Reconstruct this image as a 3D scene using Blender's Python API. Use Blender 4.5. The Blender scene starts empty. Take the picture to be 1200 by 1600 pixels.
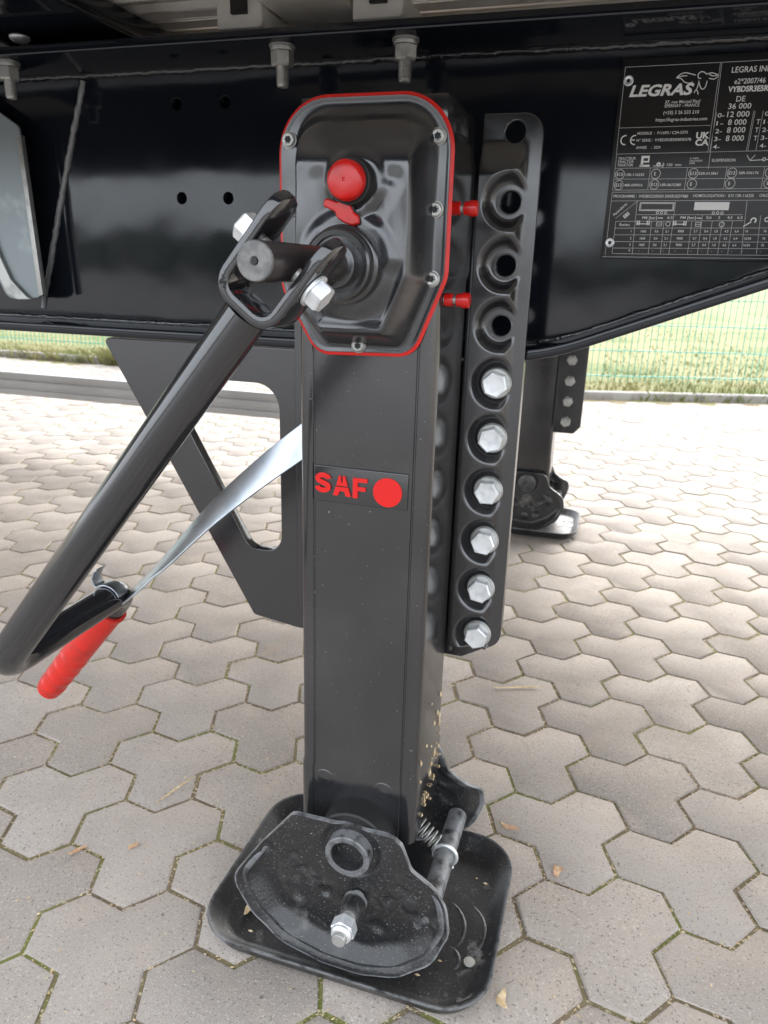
import bpy, bmesh, math, random
from mathutils import Vector, Matrix
random.seed(7)
R = math.radians
SC = bpy.context.scene
COL = SC.collection

# ------------------------------------------------------------------ camera
CAM_Z = 0.84
cam_data = bpy.data.cameras.new('camera')
cam_data.sensor_fit = 'VERTICAL'
cam_data.sensor_height = 24.0
cam_data.lens = 1138.0 / 1600.0 * 24.0
cam_data.clip_start = 0.02
cam_data.clip_end = 2000.0
cam_data.dof.use_dof = True
cam_data.dof.focus_distance = 0.74
cam_data.dof.aperture_fstop = 8.0
cam = bpy.data.objects.new('camera', cam_data)
COL.objects.link(cam)
CAM_M = (Matrix.Translation((0, 0, CAM_Z)) @ Matrix.Rotation(R(17.0), 4, 'Z')
         @ Matrix.Rotation(R(90 - 18.31), 4, 'X') @ Matrix.Rotation(R(1.66), 4, 'Z'))
cam.matrix_world = CAM_M
SC.camera = cam

# ------------------------------------------------------------------ sky, sun, exposure
SUN_EL, SUN_AZ = R(32), R(8)          # azimuth measured from +Y towards +X
world = bpy.data.worlds.new('World')
SC.world = world
world.use_nodes = True
wn = world.node_tree.nodes
wl = world.node_tree.links
bg = wn['Background']
sky = wn.new('ShaderNodeTexSky')
sky.sky_type = 'NISHITA'
sky.sun_disc = False
sky.sun_elevation = SUN_EL
sky.sun_rotation = SUN_AZ
sky.air_density = 1.0
sky.dust_density = 4.0
sky.ozone_density = 1.0
hs = wn.new('ShaderNodeHueSaturation')
hs.inputs['Saturation'].default_value = 0.55
wl.new(sky.outputs[0], hs.inputs['Color'])
ov = wn.new('ShaderNodeMix')                # high even cloud over most of the sky
ov.data_type = 'RGBA'
ov.inputs[0].default_value = 0.65
wl.new(hs.outputs[0], ov.inputs[6])
ov.inputs[7].default_value = (9.0, 9.5, 10.2, 1)
wl.new(ov.outputs[2], bg.inputs['Color'])
bg.inputs['Strength'].default_value = 0.15
sun_d = bpy.data.lights.new('sun', 'SUN')
sun_d.energy = 2.0
sun_d.angle = R(40)
sun_d.color = (1.0, 0.965, 0.92)
sun = bpy.data.objects.new('sun', sun_d)
COL.objects.link(sun)
d = Vector((math.sin(SUN_AZ) * math.cos(SUN_EL), math.cos(SUN_AZ) * math.cos(SUN_EL), math.sin(SUN_EL)))
sun.rotation_euler = d.to_track_quat('Z', 'Y').to_euler()
sun.location = d * 30
SC.view_settings.view_transform = 'Standard'
SC.view_settings.look = 'None'
SC.view_settings.exposure = 1.48
SC.view_settings.gamma = 1.0
SC.view_settings.use_curve_mapping = False
SC.cycles.max_bounces = 8
SC.cycles.diffuse_bounces = 4
SC.cycles.glossy_bounces = 5

# ------------------------------------------------------------------ materials
def principled(name, base, rough=0.5, metal=0.0, wear_sheen=None, ior=1.5, coat=0.0, bumps=(), vary=None, rough_vary=None, dust=None, dust2=None, emit=None):
    """bumps: (noise scale, strength, distance); vary: (scale, colour2, lo, hi); dust: (scale, colour, lo, hi, rough)"""
    m = bpy.data.materials.new(name)
    m.use_nodes = True
    nt = m.node_tree
    N, L = nt.nodes, nt.links
    b = N['Principled BSDF']
    b.inputs['Roughness'].default_value = rough
    b.inputs['Metallic'].default_value = metal
    b.inputs['IOR'].default_value = ior
    b.inputs['Coat Weight'].default_value = coat
    b.inputs['Coat Roughness'].default_value = 0.06
    tc = N.new('ShaderNodeTexCoord')
    geo = N.new('ShaderNodeNewGeometry')
    pos = geo.outputs['Position']
    rgb = N.new('ShaderNodeRGB')
    rgb.outputs[0].default_value = (*base, 1)
    col = rgb.outputs[0]
    rsock = None
    def noise(scale, detail=4, rr=0.55):
        n = N.new('ShaderNodeTexNoise')
        n.inputs['Scale'].default_value = scale
        n.inputs['Detail'].default_value = detail
        n.inputs['Roughness'].default_value = rr
        L.new(pos, n.inputs['Vector'])
        return n.outputs['Fac']
    def ramp(fac, lo, hi):
        r = N.new('ShaderNodeMapRange')
        r.interpolation_type = 'SMOOTHSTEP'
        r.inputs['From Min'].default_value = lo
        r.inputs['From Max'].default_value = hi
        L.new(fac, r.inputs['Value'])
        return r.outputs[0]
    def mixc(fac, a, c):
        x = N.new('ShaderNodeMix')
        x.data_type = 'RGBA'
        L.new(fac, x.inputs[0])
        L.new(a, x.inputs[6])
        if isinstance(c, tuple):
            x.inputs[7].default_value = (*c, 1)
        else:
            L.new(c, x.inputs[7])
        return x.outputs[2]
    if vary:
        col = mixc(ramp(noise(vary[0]), vary[2], vary[3]), col, vary[1])
    if rough_vary:
        x = N.new('ShaderNodeMapRange')
        x.inputs['From Min'].default_value = 0.3
        x.inputs['From Max'].default_value = 0.7
        x.inputs['To Min'].default_value = rough_vary[1]
        x.inputs['To Max'].default_value = rough_vary[2]
        L.new(noise(rough_vary[0], 3), x.inputs['Value'])
        rsock = x.outputs[0]
    for dd in (dust, dust2):
        if dd:
            fac = ramp(noise(dd[0], 6, 0.65), dd[2], dd[3])
            col = mixc(fac, col, dd[1])
            x = N.new('ShaderNodeMix')
            x.data_type = 'FLOAT'
            L.new(fac, x.inputs[0])
            if rsock:
                L.new(rsock, x.inputs[2])
            else:
                x.inputs[2].default_value = rough
            x.inputs[3].default_value = dd[4]
            rsock = x.outputs[0]
    if wear_sheen:  # paler convex edges: worn paint plus highlights painted into the colour
        wr = ramp(geo.outputs['Pointiness'], wear_sheen[0], wear_sheen[1])
        mm = N.new('ShaderNodeMath'); mm.operation = 'MULTIPLY'
        L.new(wr, mm.inputs[0]); L.new(ramp(noise(55, 5), 0.30, 0.55), mm.inputs[1])
        col = mixc(mm.outputs[0], col, wear_sheen[2])
    L.new(col, b.inputs['Base Color'])
    if rsock:
        L.new(rsock, b.inputs['Roughness'])
    nrm = None
    for sc_, st, di in bumps:
        bp = N.new('ShaderNodeBump')
        bp.inputs['Strength'].default_value = st
        bp.inputs['Distance'].default_value = di
        L.new(noise(sc_, 3), bp.inputs['Height'])
        if nrm:
            L.new(nrm, bp.inputs['Normal'])
        nrm = bp.outputs[0]
    if nrm:
        L.new(nrm, b.inputs['Normal'])
    return m

M = {}
M['black'] = principled('black_gloss_paint', (0.0085, 0.0105, 0.0150), 0.10, ior=1.48,
                        bumps=((2.6, 0.16, 0.03), (420, 0.025, 0.0006)), rough_vary=(14, 0.07, 0.12))
M['leg_black'] = principled('leg_black_paint', (0.018, 0.018, 0.0195), 0.17, ior=1.80,
                            bumps=((3.5, 0.10, 0.02), (500, 0.05, 0.0006)), rough_vary=(9, 0.12, 0.24), vary=(6, (0.030, 0.029, 0.029), 0.42, 0.68),
                            dust=(300, (0.34, 0.33, 0.32), 0.665, 0.74, 0.7))
M['cover_black'] = principled('cover_black_paint', (0.016, 0.0168, 0.020), 0.20, ior=1.85,
                              bumps=((380, 0.05, 0.0006),), rough_vary=(22, 0.17, 0.30),
                              vary=(30, (0.028, 0.028, 0.030), 0.45, 0.75))
M['plate_black'] = principled('pressed_plate_black_paint', (0.016, 0.016, 0.018), 0.2, ior=1.85,
                              bumps=((420, 0.04, 0.0006),), rough_vary=(16, 0.16, 0.26))
M['foot_black'] = principled('dusty_foot_paint', (0.016, 0.016, 0.017), 0.32, ior=1.55, wear_sheen=(0.52, 0.60, (0.20, 0.205, 0.21)),  # paler edges stand for bluish highlights, painted into the colour
                             bumps=((240, 0.3, 0.0016), (60, 0.2, 0.002)), vary=(30, (0.05, 0.048, 0.045), 0.5, 0.8),
                             dust=(460, (0.40, 0.38, 0.35), 0.605, 0.72, 0.85), dust2=(13, (0.15, 0.145, 0.135), 0.56, 0.74, 0.8))
M['pan_black'] = principled('dirty_pan_paint', (0.013, 0.013, 0.014), 0.4, ior=1.5, wear_sheen=(0.53, 0.62, (0.17, 0.175, 0.18)),  # paler rim: worn edge and its highlight, both in the colour
                            bumps=((320, 0.22, 0.0016), (60, 0.15, 0.002)), vary=(25, (0.04, 0.038, 0.035), 0.5, 0.8),
                            dust=(300, (0.30, 0.285, 0.26), 0.62, 0.72, 0.9), dust2=(19, (0.21, 0.205, 0.19), 0.585, 0.72, 0.85))
M['crank_black'] = principled('crank_black_paint', (0.013, 0.013, 0.015), 0.13, ior=1.8,
                              bumps=((340, 0.05, 0.0006),), rough_vary=(10, 0.08, 0.15))
M['seam'] = principled('weld_seam_sky_sheen', (0.20, 0.20, 0.205), 0.25, ior=1.6, bumps=((90, 0.6, 0.004),))  # sky glint on the painted bead put into a paler base colour
M['weld'] = principled('painted_weld', (0.016, 0.016, 0.018), 0.14, ior=1.7, bumps=((90, 0.6, 0.004),))
M['red'] = principled('red_plastic', (0.58, 0.008, 0.006), 0.24, vary=(60, (0.40, 0.012, 0.010), 0.45, 0.75), bumps=((300, 0.05, 0.0006),))
M['gasket'] = principled('red_gasket', (0.62, 0.010, 0.006), 0.4, vary=(50, (0.45, 0.012, 0.010), 0.5, 0.75))
M['grip'] = principled('red_rubber_grip', (0.56, 0.018, 0.011), 0.34, vary=(40, (0.40, 0.022, 0.016), 0.5, 0.75), bumps=((90, 0.15, 0.001),))
M['print_red'] = principled('red_print', (0.66, 0.009, 0.008), 0.25)
M['zinc'] = principled('zinc_plated_steel', (0.86, 0.88, 0.89), 0.40, metal=0.65,
                       bumps=((500, 0.12, 0.0006),), vary=(80, (0.68, 0.71, 0.73), 0.45, 0.7))
M['zinc_dull'] = principled('dull_zinc', (0.50, 0.50, 0.48), 0.45, metal=0.75, bumps=((300, 0.15, 0.0008),),
                            vary=(60, (0.36, 0.36, 0.34), 0.45, 0.7))
M['galv'] = principled('galvanised_sheet', (0.24, 0.27, 0.28), 0.42, metal=0.5, vary=(22, (0.32, 0.36, 0.37), 0.50, 0.70),
                       bumps=((120, 0.06, 0.001),))
M['strap'] = principled('bright_steel_strap', (0.56, 0.60, 0.64), 0.34, metal=1.0, bumps=((160, 0.06, 0.0008),),
                        vary=(35, (0.46, 0.50, 0.54), 0.45, 0.65))
M['shaft'] = principled('worn_shaft_paint', (0.022, 0.018, 0.019), 0.3, ior=1.5, bumps=((200, 0.15, 0.001),),
                        vary=(45, (0.075, 0.026, 0.030), 0.60, 0.78))
M['shaft_end'] = principled('sawn_shaft_end', (0.10, 0.10, 0.098), 0.5, bumps=((220, 0.3, 0.001),),
                            vary=(90, (0.17, 0.165, 0.155), 0.45, 0.65))
M['dark'] = principled('dark_recess', (0.01, 0.01, 0.01), 0.6)
M['alu'] = principled('aluminium_profile', (0.90, 0.86, 0.79), 0.40, metal=0.25, bumps=((60, 0.05, 0.002),),
                      vary=(7, (0.72, 0.66, 0.58), 0.4, 0.65))
M['white_plastic'] = principled('white_plastic', (0.68, 0.66, 0.62), 0.45, vary=(40, (0.55, 0.52, 0.47), 0.5, 0.75))
M['plate_print'] = principled('identification_plate_film', (0.012, 0.012, 0.013), 0.30)
M['print_white'] = principled('white_print', (0.82, 0.82, 0.80), 0.5)
M['print_grey'] = principled('grey_print', (0.6, 0.6, 0.6), 0.5)
M['body'] = principled('trailer_body_paint', (0.42, 0.43, 0.44), 0.35, vary=(1.5, (0.36, 0.37, 0.38), 0.4, 0.6))
M['guard'] = principled('anodised_guard_rail', (0.46, 0.455, 0.45), 0.45, metal=0.2, vary=(3, (0.40, 0.395, 0.39), 0.4, 0.6))
M['guard_dark'] = principled('rail_groove', (0.06, 0.06, 0.065), 0.6)
M['fence'] = principled('green_fence_coating', (0.05, 0.34, 0.27), 0.45)
M['kerb'] = principled('kerb_concrete', (0.30, 0.285, 0.265), 0.9, vary=(9, (0.24, 0.22, 0.20), 0.4, 0.62), bumps=((90, 0.4, 0.003),))
M['chip'] = principled('wood_chip', (0.50, 0.36, 0.20), 0.8, vary=(120, (0.62, 0.50, 0.32), 0.45, 0.6))
M['leaf'] = principled('dry_leaf', (0.42, 0.23, 0.12), 0.75, vary=(150, (0.52, 0.36, 0.22), 0.45, 0.6))
M['moss_tuft'] = principled('moss', (0.075, 0.10, 0.018), 0.95, vary=(40, (0.10, 0.085, 0.03), 0.45, 0.6))

def paver_material():
    m = bpy.data.materials.new('concrete_paver')
    m.use_nodes = True
    N, L = m.node_tree.nodes, m.node_tree.links
    b = N['Principled BSDF']
    geo = N.new('ShaderNodeNewGeometry')
    oi = N.new('ShaderNodeObjectInfo')
    add = N.new('ShaderNodeMath'); add.operation = 'ADD'
    L.new(geo.outputs['Random Per Island'], add.inputs[0]); L.new(oi.outputs['Random'], add.inputs[1])
    fr = N.new('ShaderNodeMath'); fr.operation = 'FRACT'
    L.new(add.outputs[0], fr.inputs[0])
    cr = N.new('ShaderNodeValToRGB')
    cr.color_ramp.elements[0].color = (0.292, 0.256, 0.226, 1)
    cr.color_ramp.elements[1].color = (0.400, 0.356, 0.318, 1)
    e = cr.color_ramp.elements.new(0.5); e.color = (0.348, 0.306, 0.270, 1)
    L.new(fr.outputs[0], cr.inputs[0])
    col = cr.outputs[0]
    def noise(scale, detail, rr=0.6):
        n = N.new('ShaderNodeTexNoise')
        n.inputs['Scale'].default_value = scale; n.inputs['Detail'].default_value = detail; n.inputs['Roughness'].default_value = rr
        L.new(geo.outputs['Position'], n.inputs['Vector'])
        return n.outputs['Fac']
    def layer(col, fac, lo, hi, c, amt):
        r = N.new('ShaderNodeMapRange'); r.interpolation_type = 'SMOOTHSTEP'
        r.inputs['From Min'].default_value = lo; r.inputs['From Max'].default_value = hi; r.inputs['To Max'].default_value = amt
        L.new(fac, r.inputs['Value'])
        x = N.new('ShaderNodeMix'); x.data_type = 'RGBA'
        L.new(r.outputs[0], x.inputs[0]); L.new(col, x.inputs[6]); x.inputs[7].default_value = (*c, 1)
        return x.outputs[2]
    col = layer(col, noise(4.2, 6, 0.65), 0.42, 0.68, (0.265, 0.228, 0.198), 0.55)
    col = layer(col, noise(11, 6, 0.65), 0.50, 0.70, (0.40, 0.335, 0.275), 0.55)
    col = layer(col, noise(6.3, 3), 0.66, 0.74, (0.44, 0.30, 0.20), 0.35)
    col = layer(col, noise(210, 3, 0.7), 0.56, 0.68, (0.50, 0.46, 0.40), 0.65)
    col = layer(col, noise(480, 2), 0.57, 0.68, (0.46, 0.43, 0.39), 0.7)
    col = layer(col, noise(260, 2), 0.59, 0.70, (0.12, 0.105, 0.09), 0.75)
    col = layer(col, noise(90, 2), 0.69, 0.74, (0.09, 0.08, 0.07), 0.6)
    col = layer(col, noise(27, 3), 0.70, 0.78, (0.17, 0.15, 0.13), 0.5)
    L.new(col, b.inputs['Base Color'])
    b.inputs['Roughness'].default_value = 0.88
    b1 = N.new('ShaderNodeBump'); b1.inputs['Strength'].default_value = 0.6; b1.inputs['Distance'].default_value = 0.0015
    L.new(noise(380, 3), b1.inputs['Height'])
    b2 = N.new('ShaderNodeBump'); b2.inputs['Strength'].default_value = 0.25; b2.inputs['Distance'].default_value = 0.004
    L.new(noise(25, 4), b2.inputs['Height']); L.new(b1.outputs[0], b2.inputs['Normal'])
    L.new(b2.outputs[0], b.inputs['Normal'])
    return m
M['paver'] = paver_material()

def joint_material():
    m = bpy.data.materials.new('joint_sand_and_moss')
    m.use_nodes = True
    N, L = m.node_tree.nodes, m.node_tree.links
    b = N['Principled BSDF']
    geo = N.new('ShaderNodeNewGeometry')
    def noise(scale, detail):
        n = N.new('ShaderNodeTexNoise'); n.inputs['Scale'].default_value = scale; n.inputs['Detail'].default_value = detail
        L.new(geo.outputs['Position'], n.inputs['Vector']); return n.outputs['Fac']
    cr = N.new('ShaderNodeValToRGB')
    els = cr.color_ramp.elements
    els[0].position = 0.40; els[0].color = (0.17, 0.128, 0.085, 1)
    els[1].position = 0.60; els[1].color = (0.165, 0.175, 0.045, 1)
    e = els.new(0.50); e.color = (0.20, 0.165, 0.085, 1)
    L.new(noise(6.5, 4), cr.inputs[0])
    r = N.new('ShaderNodeMapRange'); r.inputs['From Min'].default_value = 0.58; r.inputs['From Max'].default_value = 0.66
    L.new(noise(200, 2), r.inputs['Value'])
    x = N.new('ShaderNodeMix'); x.data_type = 'RGBA'
    L.new(r.outputs[0], x.inputs[0]); L.new(cr.outputs[0], x.inputs[6]); x.inputs[7].default_value = (0.55, 0.46, 0.32, 1)
    L.new(x.outputs[2], b.inputs['Base Color'])
    b.inputs['Roughness'].default_value = 0.95
    bp = N.new('ShaderNodeBump'); bp.inputs['Strength'].default_value = 0.8; bp.inputs['Distance'].default_value = 0.004
    L.new(noise(300, 3), bp.inputs['Height']); L.new(bp.outputs[0], b.inputs['Normal'])
    return m
M['joint'] = joint_material()
M['meadow'] = principled('meadow', (0.105, 0.135, 0.034), 0.95, vary=(0.8, (0.205, 0.190, 0.075), 0.38, 0.58), bumps=((30, 0.5, 0.03),))
M['grass'] = principled('grass_blades', (0.105, 0.145, 0.030), 0.8, vary=(1.1, (0.27, 0.25, 0.105), 0.40, 0.60))
M['yard'] = principled('yard_concrete', (0.35, 0.335, 0.325), 0.9, vary=(3, (0.29, 0.275, 0.265), 0.4, 0.65))

# ------------------------------------------------------------------ mesh helpers
ROOT = {}                                   # world position of each thing's base, by object

def origin_of(parent):
    while parent is not None and parent.parent is not None:
        parent = parent.parent
    return ROOT.get(parent, Vector((0, 0, 0))) if parent is not None else Vector((0, 0, 0))

def tag(o, label=None, cat=None, group=None, kind=None):
    if label: o['label'] = label
    if cat: o['category'] = cat
    if group: o['group'] = group
    if kind: o['kind'] = kind
    return o

def thing(name, loc, label, cat, group=None, kind=None):
    o = bpy.data.objects.new(name, None)
    o.empty_display_size = 0.05
    COL.objects.link(o)
    o.location = loc
    ROOT[o] = Vector(loc)
    return tag(o, label, cat, group, kind)

def link(name, me, mat, parent=None, loc=None):
    o = bpy.data.objects.new(name, me)
    COL.objects.link(o)
    if mat is not None and len(me.materials) == 0:
        me.materials.append(mat)
    if parent is not None:
        o.parent = parent
    if loc is not None:
        o.location = loc
    return o

def place(name, me, mat, parent, pos):
    """shared mesh built round its own origin, put at a world position under a thing (parts sit at the thing's origin)"""
    base = origin_of(parent)
    off = Vector(pos) - base
    if parent.parent is not None:
        off -= Vector(parent.location)
    return link(name, me, mat, parent, off)

class MB:
    def __init__(s):
        s.v = []; s.f = []
    def add(s, verts, faces):
        o = len(s.v)
        s.v += [tuple(p) for p in verts]
        s.f += [tuple(i + o for i in f) for f in faces]
        return s
    def box(s, x0, x1, y0, y1, z0, z1):
        return s.add([(x0, y0, z0), (x1, y0, z0), (x1, y1, z0), (x0, y1, z0), (x0, y0, z1), (x1, y0, z1), (x1, y1, z1), (x0, y1, z1)],
                     [(0, 3, 2, 1), (4, 5, 6, 7), (0, 1, 5, 4), (1, 2, 6, 5), (2, 3, 7, 6), (3, 0, 4, 7)])
    def prism(s, poly, axis, a, b):
        n = len(poly)
        def mk(p, t):
            return {'x': (t, p[0], p[1]), 'y': (p[0], t, p[1]), 'z': (p[0], p[1], t)}[axis]
        vs = [mk(p, a) for p in poly] + [mk(p, b) for p in poly]
        fs = [tuple(range(n)), tuple(range(2 * n - 1, n - 1, -1))] + [(i, n + i, n + (i + 1) % n, (i + 1) % n) for i in range(n)]
        return s.add(vs, fs)
    def loft(s, loops, cap0=True, cap1=True):
        n = len(loops[0]); vs = []; fs = []
        for l in loops: vs += l
        for k in range(len(loops) - 1):
            for i in range(n):
                j = (i + 1) % n
                fs.append((k * n + i, k * n + j, (k + 1) * n + j, (k + 1) * n + i))
        if cap0: fs.append(tuple(range(n - 1, -1, -1)))
        if cap1: fs.append(tuple((len(loops) - 1) * n + i for i in range(n)))
        return s.add(vs, fs)
    def lathe(s, org, axis, prof, n=24, ph=0.0, caps=True):
        org = Vector(org); a = Vector(axis).normalized()
        u = a.orthogonal().normalized()
        if abs(a.z) < 0.9: u = Vector((0, 0, 1)) - a * a.z; u.normalize()
        w = a.cross(u)
        loops = []
        for t, r in prof:
            r = max(r, 1e-5)
            loops.append([org + a * t + (u * math.cos(ph + 2 * math.pi * i / n) + w * math.sin(ph + 2 * math.pi * i / n)) * r for i in range(n)])
        return s.loft(loops, caps, caps)
    def tube(s, pts, rad, n=16, caps=True):
        pts = [Vector(p) for p in pts]
        loops = []
        t0 = (pts[1] - pts[0]).normalized()
        u = t0.orthogonal().normalized()
        for i, p in enumerate(pts):
            t = (pts[min(i + 1, len(pts) - 1)] - pts[max(i - 1, 0)]).normalized()
            u = (u - t * u.dot(t)).normalized()
            w = t.cross(u)
            r = rad(i / (len(pts) - 1)) if callable(rad) else rad
            loops.append([p + (u * math.cos(2 * math.pi * k / n) + w * math.sin(2 * math.pi * k / n)) * r for k in range(n)])
        return s.loft(loops, caps, caps)
    def mesh(s, name, off=Vector((0, 0, 0)), bevel=0, seg=2, smooth=40):
        me = bpy.data.meshes.new(name)
        me.from_pydata([(p[0] - off[0], p[1] - off[1], p[2] - off[2]) for p in s.v], [], s.f)
        me.update()
        bm = bmesh.new(); bm.from_mesh(me)
        bmesh.ops.remove_doubles(bm, verts=bm.verts, dist=1e-6)
        bmesh.ops.recalc_face_normals(bm, faces=bm.faces)
        if bevel:
            ed = [e for e in bm.edges if len(e.link_faces) == 2 and e.calc_face_angle(0) > R(32)]
            bmesh.ops.bevel(bm, geom=ed, offset=bevel, segments=seg, profile=0.5, affect='EDGES', clamp_overlap=True)
        bm.to_mesh(me); bm.free()
        finish(me, smooth)
        return me
    def build(s, name, mat, parent=None, bevel=0, seg=2, smooth=40):
        return link(name, s.mesh(name, origin_of(parent), bevel, seg, smooth), mat, parent)

def finish(me, smooth=40):
    me.polygons.foreach_set('use_smooth', [bool(smooth)] * len(me.polygons))
    if smooth:
        me.set_sharp_from_angle(angle=R(smooth))
    me.update()

def round_poly(pts, rad, seg=6):
    out = []
    n = len(pts)
    for i in range(n):
        p = Vector(pts[i]); a = Vector(pts[i - 1]); b = Vector(pts[(i + 1) % n])
        r = rad[i] if isinstance(rad, (list, tuple)) else rad
        if r <= 0:
            out.append((p.x, p.y)); continue
        da = (a - p).normalized(); db = (b - p).normalized()
        ang = math.acos(max(-1, min(1, da.dot(db))))
        if abs(math.pi - ang) < 0.02:
            out.append((p.x, p.y)); continue
        t = min(r / math.tan(ang / 2), (a - p).length * 0.49, (b - p).length * 0.49)
        r2 = t * math.tan(ang / 2)
        c = p + (da + db).normalized() * (r2 / math.sin(ang / 2))
        s0 = p + da * t - c; s1 = p + db * t - c
        a0 = math.atan2(s0.y, s0.x); a1 = math.atan2(s1.y, s1.x)
        dl = (a1 - a0 + math.pi) % (2 * math.pi) - math.pi
        for k in range(seg + 1):
            q = a0 + dl * k / seg
            out.append((c.x + r2 * math.cos(q), c.y + r2 * math.sin(q)))
    return out

def circle(cx, cy, r, n=24):
    return [(cx + r * math.cos(2 * math.pi * i / n), cy + r * math.sin(2 * math.pi * i / n)) for i in range(n)]

def curve_mesh(loops, thick, bev):
    cu = bpy.data.curves.new('tmp', 'CURVE')
    cu.dimensions = '2D'; cu.fill_mode = 'BOTH'
    cu.extrude = max(thick / 2 - bev, 0); cu.bevel_depth = bev; cu.bevel_resolution = 1; cu.offset = -bev
    for l in loops:
        sp = cu.splines.new('POLY'); sp.points.add(len(l) - 1)
        for q, p in zip(sp.points, l): q.co = (p[0], p[1], 0, 1)
        sp.use_cyclic_u = True
    o = bpy.data.objects.new('tmp', cu)
    me = bpy.data.meshes.new_from_object(o)
    bpy.data.objects.remove(o); bpy.data.curves.remove(cu)
    return me

def plate(name, loops, y_front, thick, mat, parent=None, bev=0.0012, smooth=40):
    """flat plate in the XZ plane (outer loop first, then holes), its front at y_front, reaching back by thick"""
    me = curve_mesh(loops, thick, bev)
    me.name = name
    o = origin_of(parent)
    for v in me.vertices:
        x, y, z = v.co
        v.co = (x - o.x, y_front + thick / 2 - z - o.y, y - o.z)
    finish(me, smooth)
    return link(name, me, mat, parent)

def resample(loop, n):
    L = [0]
    m = len(loop)
    for i in range(m):
        a, b = loop[i], loop[(i + 1) % m]
        L.append(L[-1] + math.hypot(a[0] - b[0], a[1] - b[1]))
    out = []; k = 0
    for i in range(n):
        t = L[-1] * i / n
        while L[k + 1] < t: k += 1
        f = (t - L[k]) / max(L[k + 1] - L[k], 1e-9)
        a, b = loop[k], loop[(k + 1) % m]
        out.append((a[0] + (b[0] - a[0]) * f, a[1] + (b[1] - a[1]) * f))
    return out

def sdf(poly, x, y):
    dmin = 1e9; inside = False
    n = len(poly)
    for i in range(n):
        ax, ay = poly[i]; bx, by = poly[(i + 1) % n]
        ex, ey = bx - ax, by - ay
        t = max(0, min(1, ((x - ax) * ex + (y - ay) * ey) / (ex * ex + ey * ey + 1e-15)))
        dx, dy = x - ax - ex * t, y - ay - ey * t
        dmin = min(dmin, dx * dx + dy * dy)
        if (ay > y) != (by > y) and x < (bx - ax) * (y - ay) / (by - ay) + ax: inside = not inside
    dmin = math.sqrt(dmin)
    return -dmin if inside else dmin

def sstep(a, b, x):
    t = max(0.0, min(1.0, (x - a) / (b - a)))
    return t * t * (3 - 2 * t)

def pressed(name, loop, centre, n_ang, n_rad, y0, height, thick, mat, parent, smooth=60):
    """pressed sheet: rings from the centre out to the outline, each point pushed towards -Y by height(x, z); edge turned back by thick"""
    lp = resample(loop, n_ang)
    mb = MB(); vs = []; fs = []
    vs.append((centre[0], y0 - height(*centre), centre[1]))
    for k in range(1, n_rad + 1):
        f = k / n_rad
        for p in lp:
            x = centre[0] + (p[0] - centre[0]) * f; z = centre[1] + (p[1] - centre[1]) * f
            vs.append((x, y0 - height(x, z), z))
    for p in lp: vs.append((p[0], y0 + thick - height(*p), p[1]))
    for p in lp: vs.append((centre[0] + (p[0] - centre[0]) * 0.9, y0 + thick - height(*p), centre[1] + (p[1] - centre[1]) * 0.9))
    n = n_ang
    for i in range(n): fs.append((0, 1 + i, 1 + (i + 1) % n))
    for k in range(n_rad + 1):
        for i in range(n):
            j = (i + 1) % n
            fs.append((1 + k * n + i, 1 + (k + 1) * n + i, 1 + (k + 1) * n + j, 1 + k * n + j))
    mb.add(vs, fs)
    return mb.build(name, mat, parent, smooth=smooth)

# text as mesh -----------------------------------------------------
def text_raw(s, bold=0.0, res=3, extrude=0.0):
    cu = bpy.data.curves.new('tmp', 'FONT')
    cu.body = s; cu.size = 1.0; cu.offset = bold; cu.resolution_u = res; cu.extrude = extrude
    o = bpy.data.objects.new('tmp', cu)
    me = bpy.data.meshes.new_from_object(o)
    vs = [tuple(v.co) for v in me.vertices]; fs = [tuple(p.vertices) for p in me.polygons]
    bpy.data.objects.remove(o); bpy.data.curves.remove(cu); bpy.data.meshes.remove(me)
    return vs, fs
CAP = max(v[1] for v in text_raw('H')[0])

def add_text(mb, s, x, z, cap, width, y, bold=0.0, shear=0.0, rot=0.0, extrude=0.0):
    vs, fs = text_raw(s, bold, extrude=extrude)
    if not vs: return
    x0 = min(v[0] for v in vs); x1 = max(v[0] for v in vs)
    sz = cap / CAP
    sx = (width - shear * cap) / max(x1 - x0, 1e-6) if width else sz * 0.92
    out = []
    c, sn = math.cos(rot), math.sin(rot)
    for v in vs:
        a = (v[0] - x0) * sx + shear * v[1] * sz; b = v[1] * sz
        out.append((x + a * c - b * sn, y - v[2] * sz, z + a * sn + b * c))
    mb.add(out, fs)

# ================================================================== SETTING
def sheet(name, x0, x1, y0, y1, z, mat, nx=1, ny=1):
    vs = [(x0 + (x1 - x0) * i / nx, y0 + (y1 - y0) * j / ny, z) for j in range(ny + 1) for i in range(nx + 1)]
    fs = [(j * (nx + 1) + i, j * (nx + 1) + i + 1, (j + 1) * (nx + 1) + i + 1, (j + 1) * (nx + 1) + i) for j in range(ny) for i in range(nx)]
    return tag(MB().add(vs, fs).build(name, mat, smooth=0), kind='structure')

# kerb line: straight beside the trailer, then swinging away to the right
KERB = [(-30.0, 5.42), (-0.35, 5.42), (14.0, 10.35)]
def kerb_y(x):
    a, b, c = KERB
    return a[1] if x < b[0] else b[1] + (c[1] - b[1]) * (x - b[0]) / (c[0] - b[0])

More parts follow.
